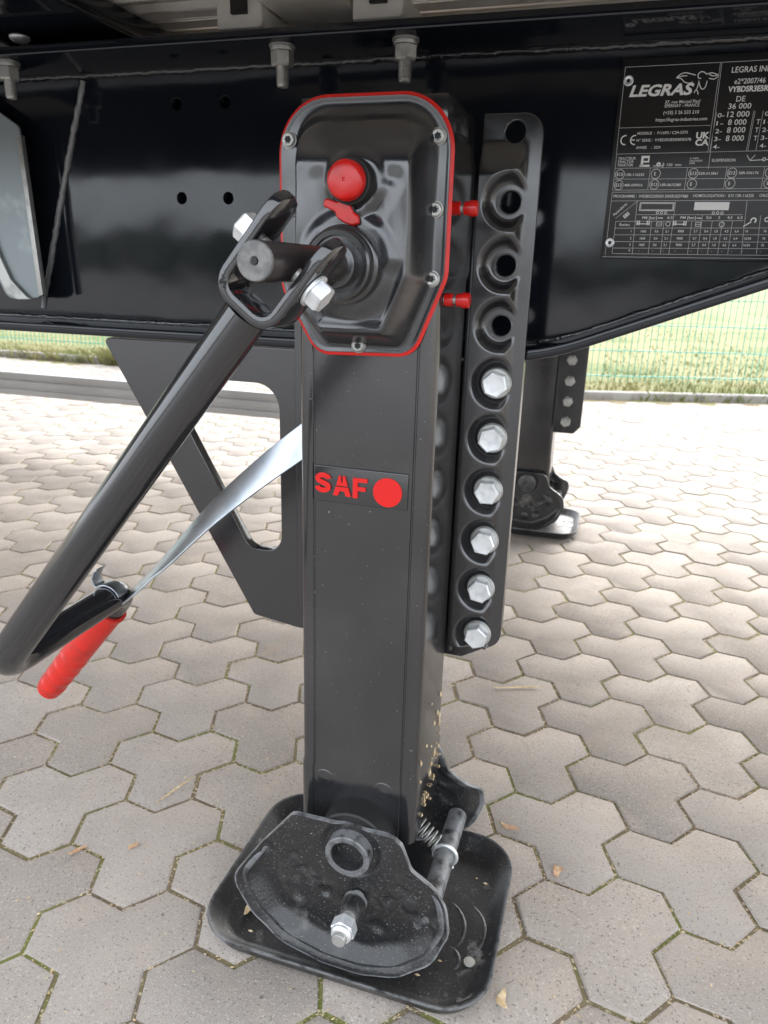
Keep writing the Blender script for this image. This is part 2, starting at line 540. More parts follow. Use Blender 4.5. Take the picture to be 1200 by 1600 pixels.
sheet('ground', -900, 900, -900, 900, -0.30, M['meadow'])
sheet('yard_surface', -60, 60, -60, -2.2, -0.004, M['yard'])
pave = thing('pavement', (0, 0, 0), 'grey-pink concrete pavement of interlocking three-lobed stones with mossy joints', 'pavement', kind='structure')
jp = [(-30, -2.2), (30, -2.2), (30, 15.85), (14, 10.35), (-0.35, 5.42), (-30, 5.42)]
MB().prism(jp, 'z', -0.30, -0.0026).build('joint_bed', M['joint'], pave, smooth=0)
S = 0.0628374
TH = R(51.152)
PV = Vector((S * math.cos(TH), S * math.sin(TH)))
RV = Vector((S * math.cos(TH - 2 * math.pi / 3), S * math.sin(TH - 2 * math.pi / 3)))
A0 = Vector((-0.72348, 0.77648))
TRI = [(0, 0), (1, 0), (2, 1), (3, 1), (4, 2), (4, 3), (3, 3), (3, 4), (2, 4), (1, 3), (1, 2), (0, 1)]
tri = [PV * i + RV * j for i, j in TRI]
CEN = PV * 2 + RV * 2
tri = [p - CEN for p in tri]
def inset(poly, dist):
    n = len(poly); out = []
    for i in range(n):
        p = poly[i]; a = (p - poly[i - 1]).normalized(); b = (poly[(i + 1) % n] - p).normalized()
        na = Vector((a.y, -a.x)); nb = Vector((b.y, -b.x))       # right normals: the loop runs clockwise
        m = na + nb
        m = m / max(m.dot(na), 0.2)
        out.append(p + m * dist)
    return out
def paver_geo(rnd):
    """top, worn arris and sides of one stone"""
    rim = inset(tri, 0.0029 + rnd.uniform(-0.0009, 0.0009))
    mid = inset(rim, 0.0010)
    top = inset(rim, 0.0026)
    j = lambda: rnd.uniform(-0.0010, 0.0010)
    loops = [[Vector((p.x, p.y, -0.03)) for p in rim], [Vector((p.x + j(), p.y + j(), -0.0024)) for p in rim],
             [Vector((p.x + j(), p.y + j(), -0.0008)) for p in mid], [Vector((p.x, p.y, 0.0)) for p in top]]
    return loops
rp = random.Random(3)
variants = []
for k in range(6):
    mb = MB(); mb.loft(paver_geo(rp), cap0=False)
    variants.append(mb.mesh('paver', smooth=30))
    variants[-1].materials.append(M['paver'])
cam_inv = CAM_M.inverted()
def screen(p):
    q = cam_inv @ Vector((p[0], p[1], p[2]))
    if q.z > -0.05: return None
    return (600 + 1138 * q.x / -q.z, 800 - 1138 * q.y / -q.z, -q.z)
cells = []
for a in range(-170, 170):
    for b in range(-170, 170):
        c = A0 + PV * (3 * a) + RV * (3 * b) + CEN
        if -13 < c.x < 9 and -2.1 < c.y < kerb_y(c.x) - 0.12:
            s_ = screen((c.x, c.y, 0))
            vis = s_ is not None and -90 < s_[0] < 1290 and 520 < s_[1] < 1760
            cells.append((0 if vis else 1, s_[2] if s_ else 99, c.x, c.y))
cells.sort()
rest = MB()
for i, (hid, dep, x, y) in enumerate(cells):
    dz = rp.uniform(-0.0012, 0.0012); ang = rp.uniform(-0.004, 0.004); tx = rp.uniform(-0.004, 0.004); ty = rp.uniform(-0.004, 0.004)
    if i < 300:
        o = link('paver', variants[rp.randrange(6)], None, pave, (x, y, dz))
        o.rotation_euler = (tx, ty, ang)
    else:
        lo = paver_geo(rp)[1:]
        rot = Matrix.Rotation(ang, 3, 'Z')
        lo = [[rot @ p + Vector((x, y, dz + p.x * tx + p.y * ty)) for p in l] for l in lo]
        rest.loft(lo, cap0=False)
ro = rest.build('paver_field', M['paver'], pave, smooth=30)
ro['kind'] = 'stuff'

# unseen clipped hedging behind the viewer, added to darken the beam's reflections
hg = MB()
rh = random.Random(2)
prof = [(-42.4, -.02), (-42.5, 1.2), (-42.3, 2.4), (-41.6, 2.75), (-40.9, 2.5), (-40.6, 1.3), (-40.7, -.02)]
lp = []
for i in range(241):
    x = -60 + i * .5
    lp.append([(x, p[0] + rh.uniform(-.12, .12), p[1] + (rh.uniform(-.35, .45) if p[1] > .5 else 0)) for p in prof])
hg.loft(lp)
M['added_hedge'] = principled('added_hedge_leaves', (0.035, 0.045, 0.03), 0.9, vary=(3, (0.025, 0.035, 0.02), 0.4, 0.6), bumps=((14, 1.0, 0.1),))
tag(hg.build('added_hedge', M['added_hedge'], smooth=50), 'unseen clipped green hedging added behind the viewer to darken reflections', 'added_hedge')

# kerb of single stones
kerb = thing('kerb', (0, 5.4, 0), 'low concrete kerb of long stones along the meadow edge', 'kerb', kind='structure')
def kerb_run(p0, p1):
    p0, p1 = Vector(p0), Vector(p1)
    L_ = (p1 - p0).length; u = (p1 - p0) / L_; n = Vector((-u.y, u.x))
    k = 0; t = 0.0
    while t < L_ - 0.05:
        e = min(t + 0.994, L_)
        a = p0 + u * t; b = p0 + u * e
        zt = 0.055 + rp.uniform(-0.004, 0.004)
        q = [a, b, b + n * 0.085, a + n * 0.085]
        mb = MB(); mb.prism([(v.x, v.y) for v in q], 'z', -0.2, zt)
        mb.build('kerb_stone', M['kerb'], kerb, bevel=0.012, seg=2)
        t += 1.0
kerb_run((-13.35, 5.40), (-0.35, 5.40))
kerb_run((-0.34, 5.405), (10.2, 9.03))

# meadow beyond the kerb
mv = []
xs = [-900, -200, -60, -30, -13, -6, -0.35, 4, 8, 14, 30, 60, 200, 900]
for x in xs:
    yk = kerb_y(max(-30, min(x, 14))) if x < 14 else kerb_y(14) + (x - 14) * 0.344
    mv.append([(x, yk + 0.06, 0.02), (x, yk + 0.8, 0.05), (x, yk + 6, 0.04), (x, yk + 30, 0.0), (x, 1200, 0.0)])
mf = []
flat = [p for r in mv for p in r]
for i in range(len(xs) - 1):
    for j in range(4):
        mf.append((i * 5 + j, (i + 1) * 5 + j, (i + 1) * 5 + j + 1, i * 5 + j + 1))
tag(MB().add(flat, mf).build('meadow', M['meadow'], smooth=60), kind='structure')
gv, gf = [], []
rg = random.Random(11)
for i in range(26000):
    x = rg.uniform(-11, 6.5)
    yk = kerb_y(x) + 0.09
    dy = abs(rg.gauss(0, 1.0)) * 1.5 if rg.random() < 0.75 else rg.uniform(0, 7)
    y = yk + dy
    dens = math.sin(x * 2.1) + math.sin(x * 0.7 + 1)
    h = rg.uniform(0.02, 0.045) * (1.25 if dens > 0.6 else 0.8)
    if dy < 0.12 and dens < 0.3: h *= 0.6
    a = rg.uniform(0, math.pi); w = rg.uniform(0.004, 0.008)
    lx, ly = rg.uniform(-.5, .5) * h, rg.uniform(-.5, .5) * h
    cx, sx = math.cos(a) * w, math.sin(a) * w
    z = 0.03
    k = len(gv)
    gv += [(x - cx, y - sx, z), (x + cx, y + sx, z), (x + lx * .4 + cx * .7, y + ly * .4 + sx * .7, z + h * .6), (x + lx, y + ly, z + h)]
    gf += [(k, k + 1, k + 2), (k, k + 2, k + 3)]
# tuft leaning over the kerb, seen left of the gusset, and others along it
for cx0, n_, hh in ((-3.95, 900, 0.14), (-4.7, 350, 0.10), (-5.2, 250, 0.09), (-3.2, 250, 0.09), (0.55, 250, 0.07), (1.3, 180, 0.06)):
    for i in range(n_):
        x = cx0 + rg.gauss(0, 0.22); y = kerb_y(x) + rg.uniform(-0.05, 0.16)
        h = hh * rg.uniform(0.4, 1.1); a = rg.uniform(0, math.pi); w = 0.005
        lx, ly = rg.uniform(-.8, .8) * h, rg.uniform(-1.0, .5) * h
        c_, s_ = math.cos(a) * w, math.sin(a) * w
        k = len(gv)
        gv += [(x - c_, y - s_, 0.0), (x + c_, y + s_, 0.0), (x + lx * .4 + c_ * .7, y + ly * .4 + s_ * .7, h * .6), (x + lx, y + ly, h)]
        gf += [(k, k + 1, k + 2), (k, k + 2, k + 3)]
g = MB().add(gv, gf).build('grass', M['grass'], smooth=0)
tag(g, 'yellow-green meadow grass behind the kerb', 'grass', kind='stuff')

# green wire fence: each panel and each post a part
def fence_run(name, p0, p1, label, corner, nP):
    p0, p1 = Vector(p0), Vector(p1)
    f = thing(name, (p0.x, p0.y, 0.03), label, 'fence')
    L_ = (p1 - p0).length; u = (p1 - p0) / L_
    ang = math.atan2(u.y, u.x)
    W = L_ / nP
    mb = MB()
    k = 0.03
    while k < W - 0.02:
        mb.box(k - .0021, k + .0021, -.0021, .0021, 0.02, 1.42)
        k += 0.05
    z = 0.06
    while z < 1.42:
        mb.box(0.0, W, -.0085, -.0030, z - .003, z + .003); mb.box(0.0, W, .0030, .0085, z - .003, z + .003)
        z += 0.2
    me = mb.mesh('mesh_panel', smooth=0); me.materials.append(M['fence'])
    pb = MB(); pb.box(-.03, .03, .012, .052, -0.2, 1.5)
    pb.box(-.012, .012, -.0115, .012, .30, .34); pb.box(-.012, .012, -.0115, .012, 1.05, 1.09)
    pm = pb.mesh('post', bevel=.003); pm.materials.append(M['fence'])
    for i in range(nP):
        o = link('mesh_panel', me, None, f, (u * (W * i)).to_3d()); o.rotation_euler = (0, 0, ang)
        tag(o, kind='stuff')
    for i in range(0 if corner else 1, nP + 1):
        o = link('post', pm, None, f, (u * (W * i)).to_3d()); o.rotation_euler = (0, 0, ang)
    return f
fence_run('wire_fence', (-0.25, 6.10), (9.2, 9.35), 'green double-wire mesh fence right of the far landing leg', True, 4)
fence_run('wire_fence', (-0.25, 6.10), (-13.15, 6.10), 'green wire mesh fence behind the grass on the left', False, 6)

# ================================================================== TRAILER STRUCTURE
Y_MID = 1.63
# main body: walls and sills, above the frame of the picture, roofing the ground below
body = thing('trailer_body', (0, Y_MID, 1.02), 'pale grey box body of the semi-trailer above the chassis', 'trailer body')
for yy in (0.385, 2 * Y_MID - 0.385 - 0.04):
    MB().box(-9.6, 3.4, yy, yy + 0.04, 1.16, 3.9).build('side_wall', M['body'], body, bevel=.004)
    MB().box(-9.6, 3.4, yy - .004, yy + 0.05, 1.03, 1.158).build('side_sill', M['black'], body, bevel=.006)
MB().box(-9.6, 3.4, 0.385, 2 * Y_MID - 0.385, 3.902, 3.95).build('roof', M['body'], body)
MB().box(3.36, 3.4, 0.427, 2 * Y_MID - 0.427, 1.16, 3.9).build('front_wall', M['body'], body)
MB().box(-9.6, -9.56, 0.427, 2 * Y_MID - 0.427, 1.16, 3.9).build('rear_door', M['body'], body)

# floor of aluminium planks with cross bearers and clips
floor = thing('trailer_floor', (0, Y_MID, 1.15), 'ribbed aluminium floor planks of the trailer seen from below', 'trailer floor')
pl = MB()
W = 0.1105
prof = [(0, 1.150), (.006, 1.150), (.010, 1.156), (.030, 1.158), (.034, 1.150), (.040, 1.150), (.044, 1.158), (.070, 1.158), (.074, 1.150), (.080, 1.150), (.084, 1.158), (.100, 1.156), (.104, 1.150), (W - .002, 1.150), (W - .002, 1.178), (0, 1.178)]
pl.prism(prof, 'x', -9.5, 3.3)
pme = pl.mesh('floor_plank', smooth=0); pme.materials.append(M['alu'])
y = 0.44
while y < 2 * Y_MID - 0.55:
    link('floor_plank', pme, None, floor, (0, y - Y_MID, -1.15)); y += W
def bearer(x0, x1, z0, mat, name='cross_bearer'):
    b = MB()
    b.box(x0, x1, 0.44, 2 * Y_MID - 0.44, z0, z0 + .006)
    b.box(x0 + .002, x0 + .008, 0.441, 2 * Y_MID - 0.441, z0 + .0062, 1.1485)
    b.box(x1 - .008, x1 - .002, 0.441, 2 * Y_MID - 0.441, z0 + .0062, 1.1485)
    return b.build(name, mat, floor, bevel=.0015)
bearer(-1.02, -0.648, 1.118, M['black'])
bearer(-0.434, -0.338, 1.126, M['alu'])
bearer(0.30, 0.42, 1.118, M['black']); bearer(-1.9, -1.75, 1.118, M['black']); bearer(1.2, 1.35, 1.118, M['black'])
for cx in (-0.472, -0.300, -0.872):
    c = MB()
    pts = [(cx - .030, 1.108), (cx + .026, 1.108), (cx + .030, 1.112), (cx + .030, 1.132), (cx + .012, 1.149), (cx - .010, 1.149), (cx - .030, 1.134)]
    c.prism(pts, 'y', 0.90, 0.995)
    c.build('floor_clip', M['white_plastic'], floor, bevel=.003)
    MB().box(cx - .008, cx + .012, 0.894, 0.8995, 1.122, 1.140).build('clip_slot', M['dark'], floor)
MB().lathe((-0.795, 0.905, 1.118), (0, 0, -1), [(0, .013), (.003, .0125), (.006, .009), (.0075, .003)], 20).build('rivet', M['zinc'], floor)

# chassis beams
WEB_Y = 0.965
def arch(x):                                 # underside of the bottom flange
    if x < -0.13: return 0.744
    t = x + 0.13
    s = 0.395
    if t < 0.09: return 0.744 + s * t * t / 0.18
    z = 0.744 + s * 0.045 + s * (t - 0.09)
    return min(z, 0.985)
xs_b = [-9.4, -3, -1, -0.5, -0.2, -0.13] + [-0.13 + 0.015 * i for i in range(1, 7)] + [0.0, 0.05, 0.1, 0.2, 0.3, 0.45, 0.57, 0.60, 1.2, 3.2]
def chassis(far):
    lab = 'black chassis beam on the far side of the trailer' if far else 'glossy black chassis beam with welded flanges behind the landing leg'
    c = thing('chassis_beam', (-0.24, WEB_Y, 0.744), lab, 'chassis beam', 'the two chassis beams')
    ft = 0.013
    web_out = [(x, arch(x) + ft + .0004) for x in xs_b] + [(3.2, 1.0835), (-9.4, 1.0835)]
    holes = [] if far else [circle(hx, hz, 0.0078, 20) for hx in (-0.603, -0.5305) for hz in (0.9285, 1.045)]
    plate('web', [web_out] + holes, WEB_Y, 0.008, M['black'], c, bev=0.0004)
    if not far: MB().box(-0.68, -0.46, 0.985, 0.993, 0.765, 1.0835).build('web_hole_backing', M['black'], c)  # unseen plate added to keep far light out of the web holes
    top = [(-9.4, 1.085), (3.2, 1.085), (3.2, 1.096), (-9.4, 1.096)]
    MB().prism(top, 'y', 0.862, 1.076).build('top_flange', M['black'], c, bevel=.0022)
    loops = []
    for x in xs_b:
        z = arch(x)
        loops.append([(x, 0.862, z), (x, 0.862, z + ft), (x, 1.076, z + ft), (x, 1.076, z)])
    MB().loft(loops).build('bottom_flange', M['black'], c, bevel=.0028, seg=3)
    rw = random.Random(5)
    if not far:
        def bead(pts, r0, mt='weld'):
            path = []; nn = len(pts)
            for a, b in zip(pts[:-1], pts[1:]):
                a, b = Vector(a), Vector(b); k = max(2, int((b - a).length / 0.006))
                for i in range(k):
                    path.append(a.lerp(b, i / k) + Vector((rw.uniform(-.0006, .0006), rw.uniform(-.0006, .0006), rw.uniform(-.0008, .0008))))
            MB().tube(path, lambda t: r0 * rw.uniform(0.8, 1.15), 10).build('weld_bead', M[mt], c, smooth=70)
        bead([(-1.3, .9645, 1.0845), (0.6, .9645, 1.0845)], .0045)
        bead([(x, .9645, arch(x) + ft + .0005) for x in [-1.3, -1, -.5, -.13] + [-0.13 + .02 * i for i in range(1, 30)]], .0040)
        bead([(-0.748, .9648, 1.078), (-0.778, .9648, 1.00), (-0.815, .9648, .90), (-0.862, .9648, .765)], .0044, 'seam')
    # gusset under the beam that the leg is bolted to
    out = round_poly([(-0.679, 0.7425), (-0.459, 0.358), (-0.39, 0.349), (-0.150, 0.349), (-0.112, 0.372), (-0.100, 0.40), (-0.100, 0.7425)], [.006, .008, .02, .01, .01, .01, 0], 4)
    hole = round_poly([(-0.590, 0.696), (-0.413, 0.696), (-0.413, 0.462), (-0.4625, 0.462)], [.02, .034, .026, .022], 8)
    if far: out, hole = round_poly([(-0.166, 0.36), (-0.10, 0.36), (-0.080, 0.385), (-0.080, 0.7425), (-0.166, 0.7425)], [.004, .01, .01, 0, 0], 4), None
    plate('gusset', [out] + ([hole] if hole else []), 0.8665, 0.016, M['plate_black'], c, bev=.0012)
    if far:
        c.scale = (1, -1, 1); c.location.y = 2 * Y_MID - WEB_Y
    return c
beam = chassis(False)
chassis(True)

# nuts hanging from the top flange
def hexprof(r, h): return [(0, r * .96), (h * .06, r), (h * .86, r), (h, r * .90)]
def stud_parts():
    w = MB(); w.lathe((0, 0, 0), (0, 0, -1), [(0, .0150), (.0022, .0152), (.0026, .0128), (.0050, .0126), (.0052, .0140), (.0062, .0138)], 28)
    n = MB(); n.lathe((0, 0, -.0063), (0, 0, -1), [(0, .0122), (.001, .0132), (.0135, .0132), (.0155, .0115)], 6, 0.3)
    prof = [(0, .0072)]
    t = 0.001
    while t < .020: prof += [(t, .0074), (t + .0008, .0068)]; t += .0016
    prof += [(.0205, .0068), (.0225, .0058)]
    b = MB(); b.lathe((0, 0, -.0205), (0, 0, -1), prof, 18)
    return w.mesh('washer'), n.mesh('nut', smooth=20), b.mesh('stud', smooth=20)
wm, nm, sm = stud_parts()
for i, (bx_, by_) in enumerate(((-0.4115, 0.889), (-0.2635, 0.893), (-0.800, 0.884))):
    a = place('flange_bolt', sm if i < 2 else sm, M['zinc_dull'], beam, (bx_, by_, 1.0848))
    for me_, nme in ((wm, 'washer'), (nm, 'nut')):
        o = link(nme, me_, M['zinc_dull'], a)
        o.rotation_euler = (0, 0, 0.4 * i)

# grey galvanised bracket at the left edge
gp = round_poly([(-1.01, 1.09), (-0.930, 1.075), (-0.835, 1.018), (-0.828, 0.788), (-0.893, 0.783), (-0.930, 0.86), (-1.01, 0.90)], [0, .01, .01, .012, .02, .03, 0], 5)
gb = thing('steel_bracket', (-0.9, .93, .79), 'bent grey galvanised steel bracket at the left edge of the beam', 'bracket')
plate('bracket_plate', [gp], 0.930, 0.004, M['galv'], gb, bev=.0008)
MB().prism([(-.8345, 1.006), (-.8265, 1.006), (-.8195, .792), (-.8275, .790)], 'y', 0.921, 0.9295).build('bracket_fold', M['zinc_dull'], gb, bevel=.001)
lip = [(-.905, .885), (-.893, .845), (-.878, .812), (-.852, .7885), (-.842, .7850), (-.870, .7835), (-.888, .792), (-.899, .815), (-.910, .86)]
plate('bracket_lip', [lip], 0.924, 0.005, M['zinc_dull'], gb, bev=.001)

# far side guard rail
gr = thing('side_guard_rail', (-1.0, 2.70, 0.25), 'grooved grey side guard rail beyond the trailer on the left', 'guard rail')
rail = [(2.700, .250), (2.730, .250), (2.730, .352), (2.700, .352), (2.700, .330), (2.706, .326), (2.706, .320), (2.700, .316), (2.700, .292), (2.706, .288), (2.706, .280), (2.700, .276)]
MB().prism(rail, 'x', -9.2, -1.02).build('rail', M['guard'], gr, bevel=.0015)
for x in (-1.1, -2.6, -4.4, -6.2, -8.0):
    if x > -2.0 or x < -4: MB().box(x - .03, x + .03, 2.7305, 2.76, .26, 1.03).build('rail_bracket', M['guard'], gr, bevel=.003)

# identification plate -------------------------------------------------------
idp = thing('identification_plate', (0.09, .962, .862), 'black printed identification plate with white tables riveted on the beam', 'plate')
MB().box(-0.0315, 0.2100, 0.9608, 0.9642, 0.8615, 1.0705).build('plate_sheet', M['plate_print'], idp, bevel=.0006)
TXT = [
    ('LEGRAS', -0.0203, 1.0331, 0.0104, 0.0676, 'BI'),
    ('37, rue Marcel Paul', 0.0187, 1.0248, 0.0030, 0.0361, ''), ('EPERNAY - FRANCE', 0.0190, 1.0210, 0.0029, 0.0357, ''),
    ('(+33) 3 26 533 210', 0.0184, 1.0141, 0.0033, 0.0369, ''), ('https://legras-industries.com', 0.0113, 1.0072, 0.0033, 0.0536, ''),
    ('MODELE  :  F11693 / C24-3375', -0.0065, 0.9943, 0.0027, 0.0532, ''), ('N\u00b0 SERIE :  VYBDSR3E5R0050378', -0.0067, 0.9871, 0.0028, 0.0579, ''),
    ('ANNEE     :  2024', -0.0062, 0.9797, 0.0028, 0.0261, ''), ('TRACTEUR', -0.0245, 0.9687, 0.0027, 0.0194, ''),
    ('TRACTOR', -0.0246, 0.9653, 0.0026, 0.0178, ''), ('TRAKTOR', -0.0245, 0.9618, 0.0027, 0.0175, ''), ('1 150  mm', 0.0260, 0.9616, 0.0026, 0.0188, ''),
    ('A VIDE', 0.0528, 0.9683, 0.0017, 0.0094, ''), ('UNLOADED', 0.0528, 0.9658, 0.0017, 0.0136, ''), ('LEER', 0.0530, 0.9634, 0.0017, 0.0060, ''),
    ('SUSPENSION', 0.0761, 0.9654, 0.0029, 0.0242, ''), ('13R-116225', -0.0141, 0.9516, 0.0027, 0.0205, ''), ('55R-013861', 0.0646, 0.9523, 0.0026, 0.0197, ''),
    ('58R-036176', 0.1059, 0.9525, 0.0026, 0.0200, ''), ('48R-009016', -0.0142, 0.9406, 0.0027, 0.0201, ''), ('10R-0615380', 0.0254, 0.9407, 0.0027, 0.0220, ''),
    ('PROGRAMME :  WESBS22200201300SR35D7480', -0.0246, 0.9287, 0.0029, 0.0813, ''), ('HOMOLOGATION :  E13 13R-116225', 0.0622, 0.9292, 0.0028, 0.0627, ''),
    ('CALCULATEUR', 0.1306, 0.9295, 0.0027, 0.0000, ''), ('PM [bar]', 0.0103, 0.9056, 0.0028, 0.0162, ''), ('6,5', 0.0378, 0.9061, 0.0026, 0.0057, ''),
    ('PM [bar]', 0.0519, 0.9061, 0.0027, 0.0165, ''), ('0,6', 0.0795, 0.9064, 0.0026, 0.0055, ''), ('2', 0.0920, 0.9065, 0.0025, 0.0021, ''),
    ('4,5', 0.1014, 0.9066, 0.0025, 0.0054, ''), ('6,5', 0.1118, 0.9067, 0.0025, 0.0055, ''), ('Essieu', -0.0141, 0.8982, 0.0025, 0.0112, ''),
    ('LEGRAS INDUSTRIES', 0.0823, 1.0523, 0.0054, 0.0, 'R'), ('e2*2007/46', 0.0867, 1.0415, 0.0049, 0.0, ''), ('VYBDSR3E5R0050378', 0.0816, 1.0339, 0.0051, 0.0, 'B'),
    ('DE', 0.0913, 1.0245, 0.0052, 0.0089, ''), ('36 000', 0.0845, 1.0175, 0.0052, 0.0227, ''), ('12 000', 0.0846, 1.0096, 0.0053, 0.0222, ''),
    ('8 000', 0.0867, 1.0018, 0.0053, 0.0184, ''), ('8 000', 0.0868, 0.9942, 0.0053, 0.0185, ''), ('8 000', 0.0870, 0.9860, 0.0054, 0.0182, ''),
    ('UK', 0.0560, 0.9892, 0.0060, 0.0138, 'B'), ('CA', 0.0561, 0.9822, 0.0060, 0.0140, 'B'),
    ('Param\u00e8tres', -0.0210, 0.9085, 0.0030, 0.0, 'D'), ('EBS', -0.0090, 0.9060, 0.0036, 0.0, 'DB')]
for i in range(5):
    TXT += [('%d-' % i, 0.0750, 1.0095 - .00778 * i, .0041, .0069, ''), ('%d-' % i, 0.1221, 1.0098 - .00778 * i, .0041, .0067, '')]
for i in range(3):
    TXT.append(('T', 0.1150, 1.0019 - .0080 * i, .0047, .0036, ''))
ROWZ = (0.8917, 0.8840, 0.8769, 0.8705)
for x, cs in ((-.0004, '1 2 3 4'), (.0106, '1660 1660 1660 -'), (.0261, '0,6 0,6 0,6 -'), (.0377, '2,1 2,1 2,1 -'), (.0511, '9000 9000 9000 -'), (.0684, '5,7 5,7 5,7 -'),
              (.0796, '0,4 0,4 0,4 -'), (.0904, '1,8 1,8 1,8 -'), (.1010, '4,5 4,5 4,5 -'), (.1116, '6,4 6,4 6,4 -'), (.1228, '16 16/24 16/24 -'), (.1412, '76 76 76 -')):
    for z, c in zip(ROWZ, cs.split()):
        TXT.append((c, x, z + (x - .06) * .012, .0025, 0.0, ''))
mb = MB()
YP = 0.9604
for s_, x, z, cap, w, fl in TXT:
    add_text(mb, s_, x, z, cap, w, YP, bold=.035 if 'B' in fl else 0.006, shear=.28 if 'I' in fl else 0.0, rot=R(45) if 'D' in fl else 0)
# CE mark: two open arcs
def arc_band(cx, cz, r0, r1, a0, a1, n=20):
    vs = []
    for i in range(n + 1):
        a = R(a0 + (a1 - a0) * i / n)
        vs += [(cx + r0 * math.cos(a), YP, cz + r0 * math.sin(a)), (cx + r1 * math.cos(a), YP, cz + r1 * math.sin(a))]
    mb.add(vs, [(2 * i, 2 * i + 1, 2 * i + 3, 2 * i + 2) for i in range(n)])
def bar(x0, z0, x1, z1, w, y=YP, m=None):
    dx, dz = x1 - x0, z1 - z0; l = math.hypot(dx, dz); nx, nz = -dz / l * w / 2, dx / l * w / 2
    (m or mb).add([(x0 + nx, y, z0 + nz), (x1 + nx, y, z1 + nz), (x1 - nx, y, z1 - nz), (x0 - nx, y, z0 - nz)], [(0, 1, 2, 3)])
arc_band(-.0190, .9890, .0040, .0053, 80, 280); arc_band(-.0085, .9890, .0040, .0053, 80, 280); bar(-.0132, .9890, -.0088, .9890, .0012)
for t_, x, z in (('E13', -.0204, .9534), ('E', .0188, .9536), ('E13', .0588, .9538), ('E13', .0988, .9539), ('E', .1375, .9541),
                 ('E13', -.0204, .942), ('E13', .0187, .9425), ('E', .0589, .9427), ('E', .0987, .9431), ('E', .1379, .9432)):
    arc_band(x, z, .0047, .0052, 0, 360, 32)
    add_text(mb, t_, x - (.0034 if t_ == 'E13' else .0018), z - .0017, .0034, .0066 if t_ == 'E13' else .0, YP, bold=.012)
# little pictograms: lorry, axles, boxes, wheels, hitch
for x0, z0, x1, z1 in ((.0010, .9618, .0036, .9725), (.0036, .9700, .0085, .9725), (.0085, .9655, .0100, .9725), (.0036, .9655, .0085, .9672), (.0000, .9610, .0110, .9632), (.0150, .9615, .0250, .9622), (.0250, .9600, .0256, .9650)):
    mb.add([(x0, YP, z0), (x1, YP, z0), (x1, YP, z1), (x0, YP, z1)], [(0, 1, 2, 3)])
arc_band(.0205, .9633, .0006, .0024, 0, 360)
bar(.1110, .9718, .1150, .9662, .0006); bar(.1150, .9662, .1195, .9718, .0006); bar(.1150, .9662, .1290, .9668, .0007); arc_band(.1290, .9672, .0012, .0020, 0, 360, 16); bar(.1310, .9668, .145, .9690, .0007)
for x in (.0055, .0455):
    for dx in (0, .0022, .0110, .0132): bar(x + dx, .8990, x + dx, .9018 + .0022, .0014)
    bar(x, .9004, x + .0140, .9004, .0010)
for x in (.0268, .0690):
    for a in ((0, 0, .0058, 0), (0, .0042, .0058, .0042), (0, 0, 0, .0042), (.0058, 0, .0058, .0042), (0, .0021, .0058, .0021)): bar(x + a[0], .8983 + a[1], x + a[2], .8983 + a[3], .0005)
arc_band(.0395, .9006, .0021, .0027, 0, 360); arc_band(.0968, .9006, .0023, .0029, 0, 360)
arc_band(.1290, .9050, .0018, .0032, -60, 200); bar(.1195, .8985, .1270, .9035, .0012); arc_band(.1425, .9060, .0016, .0026, 0, 360)
for a in ((.0061, .9231, .0431, .9231), (.0061, .9148, .0431, .9148), (.0061, .9148, .0061, .9231), (.0431, .9148, .0431, .9231)): bar(*a, .0007)
for a in ((.0072, .9222, .0420, .9222), (.0072, .9157, .0420, .9157), (.0072, .9157, .0072, .9222), (.0420, .9157, .0420, .9222)): bar(*a, .0004)
mb.add([(.0649, YP, .9155), (.1015, YP, .9155), (.1015, YP, .924), (.0649, YP, .924)], [(0, 1, 2, 3)])
for x in (.0262, .0307, .0352, .0862, .0907, .0952): arc_band(x, .9126, .0010, .0016, 0, 360, 16)
bar(.0275, .9068, .0330, .9068, .0010); bar(.0694, .9070, .0745, .9070, .0010)
mb.build('lettering', M['print_white'], idp, smooth=0)
ln = MB()
for a in ((-.028, 1.0623, .205, 1.0630), (-.028, 1.0623, -.0269, .9747), (-.0269, 1.0016, .0693, 1.002), (.0712, 1.0626, .0738, .958), (.0698, 1.0624, .0706, .9747), (-.0269, .9747, .205, .9762),
          (-.0265, .9598, .205, .9600), (-.0265, .9483, .205, .9483), (-.0265, .9365, .205, .9385), (-.0265, .9344, -.0265, .8650), (-.0265, .9344, .205, .9355), (-.0265, .9250, .205, .9264), (-.0265, .9747, -.0265, .9365),
          (.0122, .9594, .0122, .9367), (.0518, .9597, .0518, .9365), (.0927, .9601, .0927, .9372), (.131, .9597, .131, .9378), (.0024, .9255, .0042, .8667), (.0444, .9256, .0449, .8676),
          (.119, .9256, .1222, .8691), (-.0188, .8954, .205, .898), (-.0188, .888, .205, .891), (-.0187, .8805, .205, .8832), (-.0179, .8733, .205, .8764), (-.018, .8671, .205, .869), (-.0181, .9028, .1188, .9047),
          (.0036, .9103, .1169, .9109), (.0212, .9031, .0222, .8671), (.0348, .9032, .0356, .8674), (.0648, .9035, .0653, .868), (.075, .9107, .0760, .8682), (.0864, .9040, .0868, .8684), (.0970, .9040, .0975, .8686), (.1075, .9040, .1082, .8688), (.1355, .9102, .1380, .8694), (-.0188, .9028, -.0188, .8671), (-.0195, .9060, .0030, .9250),
          (-.030, .8633, .205, .8655), (.0733, 1.0150, .0725, .9755), (.1106, 1.0150, .1098, .9755), (.1200, 1.0150, .1192, .9755), (.112, 1.0150, .1112, .9755)):
    bar(*a, .00042, m=ln)
ln.build('ruled_lines', M['print_grey'], idp, smooth=0)
em = MB()
def stroke(pts, w):
    for (a, b), (c, d_) in zip(pts[:-1], pts[1:]): bar(a, b, c, d_, w, m=em)
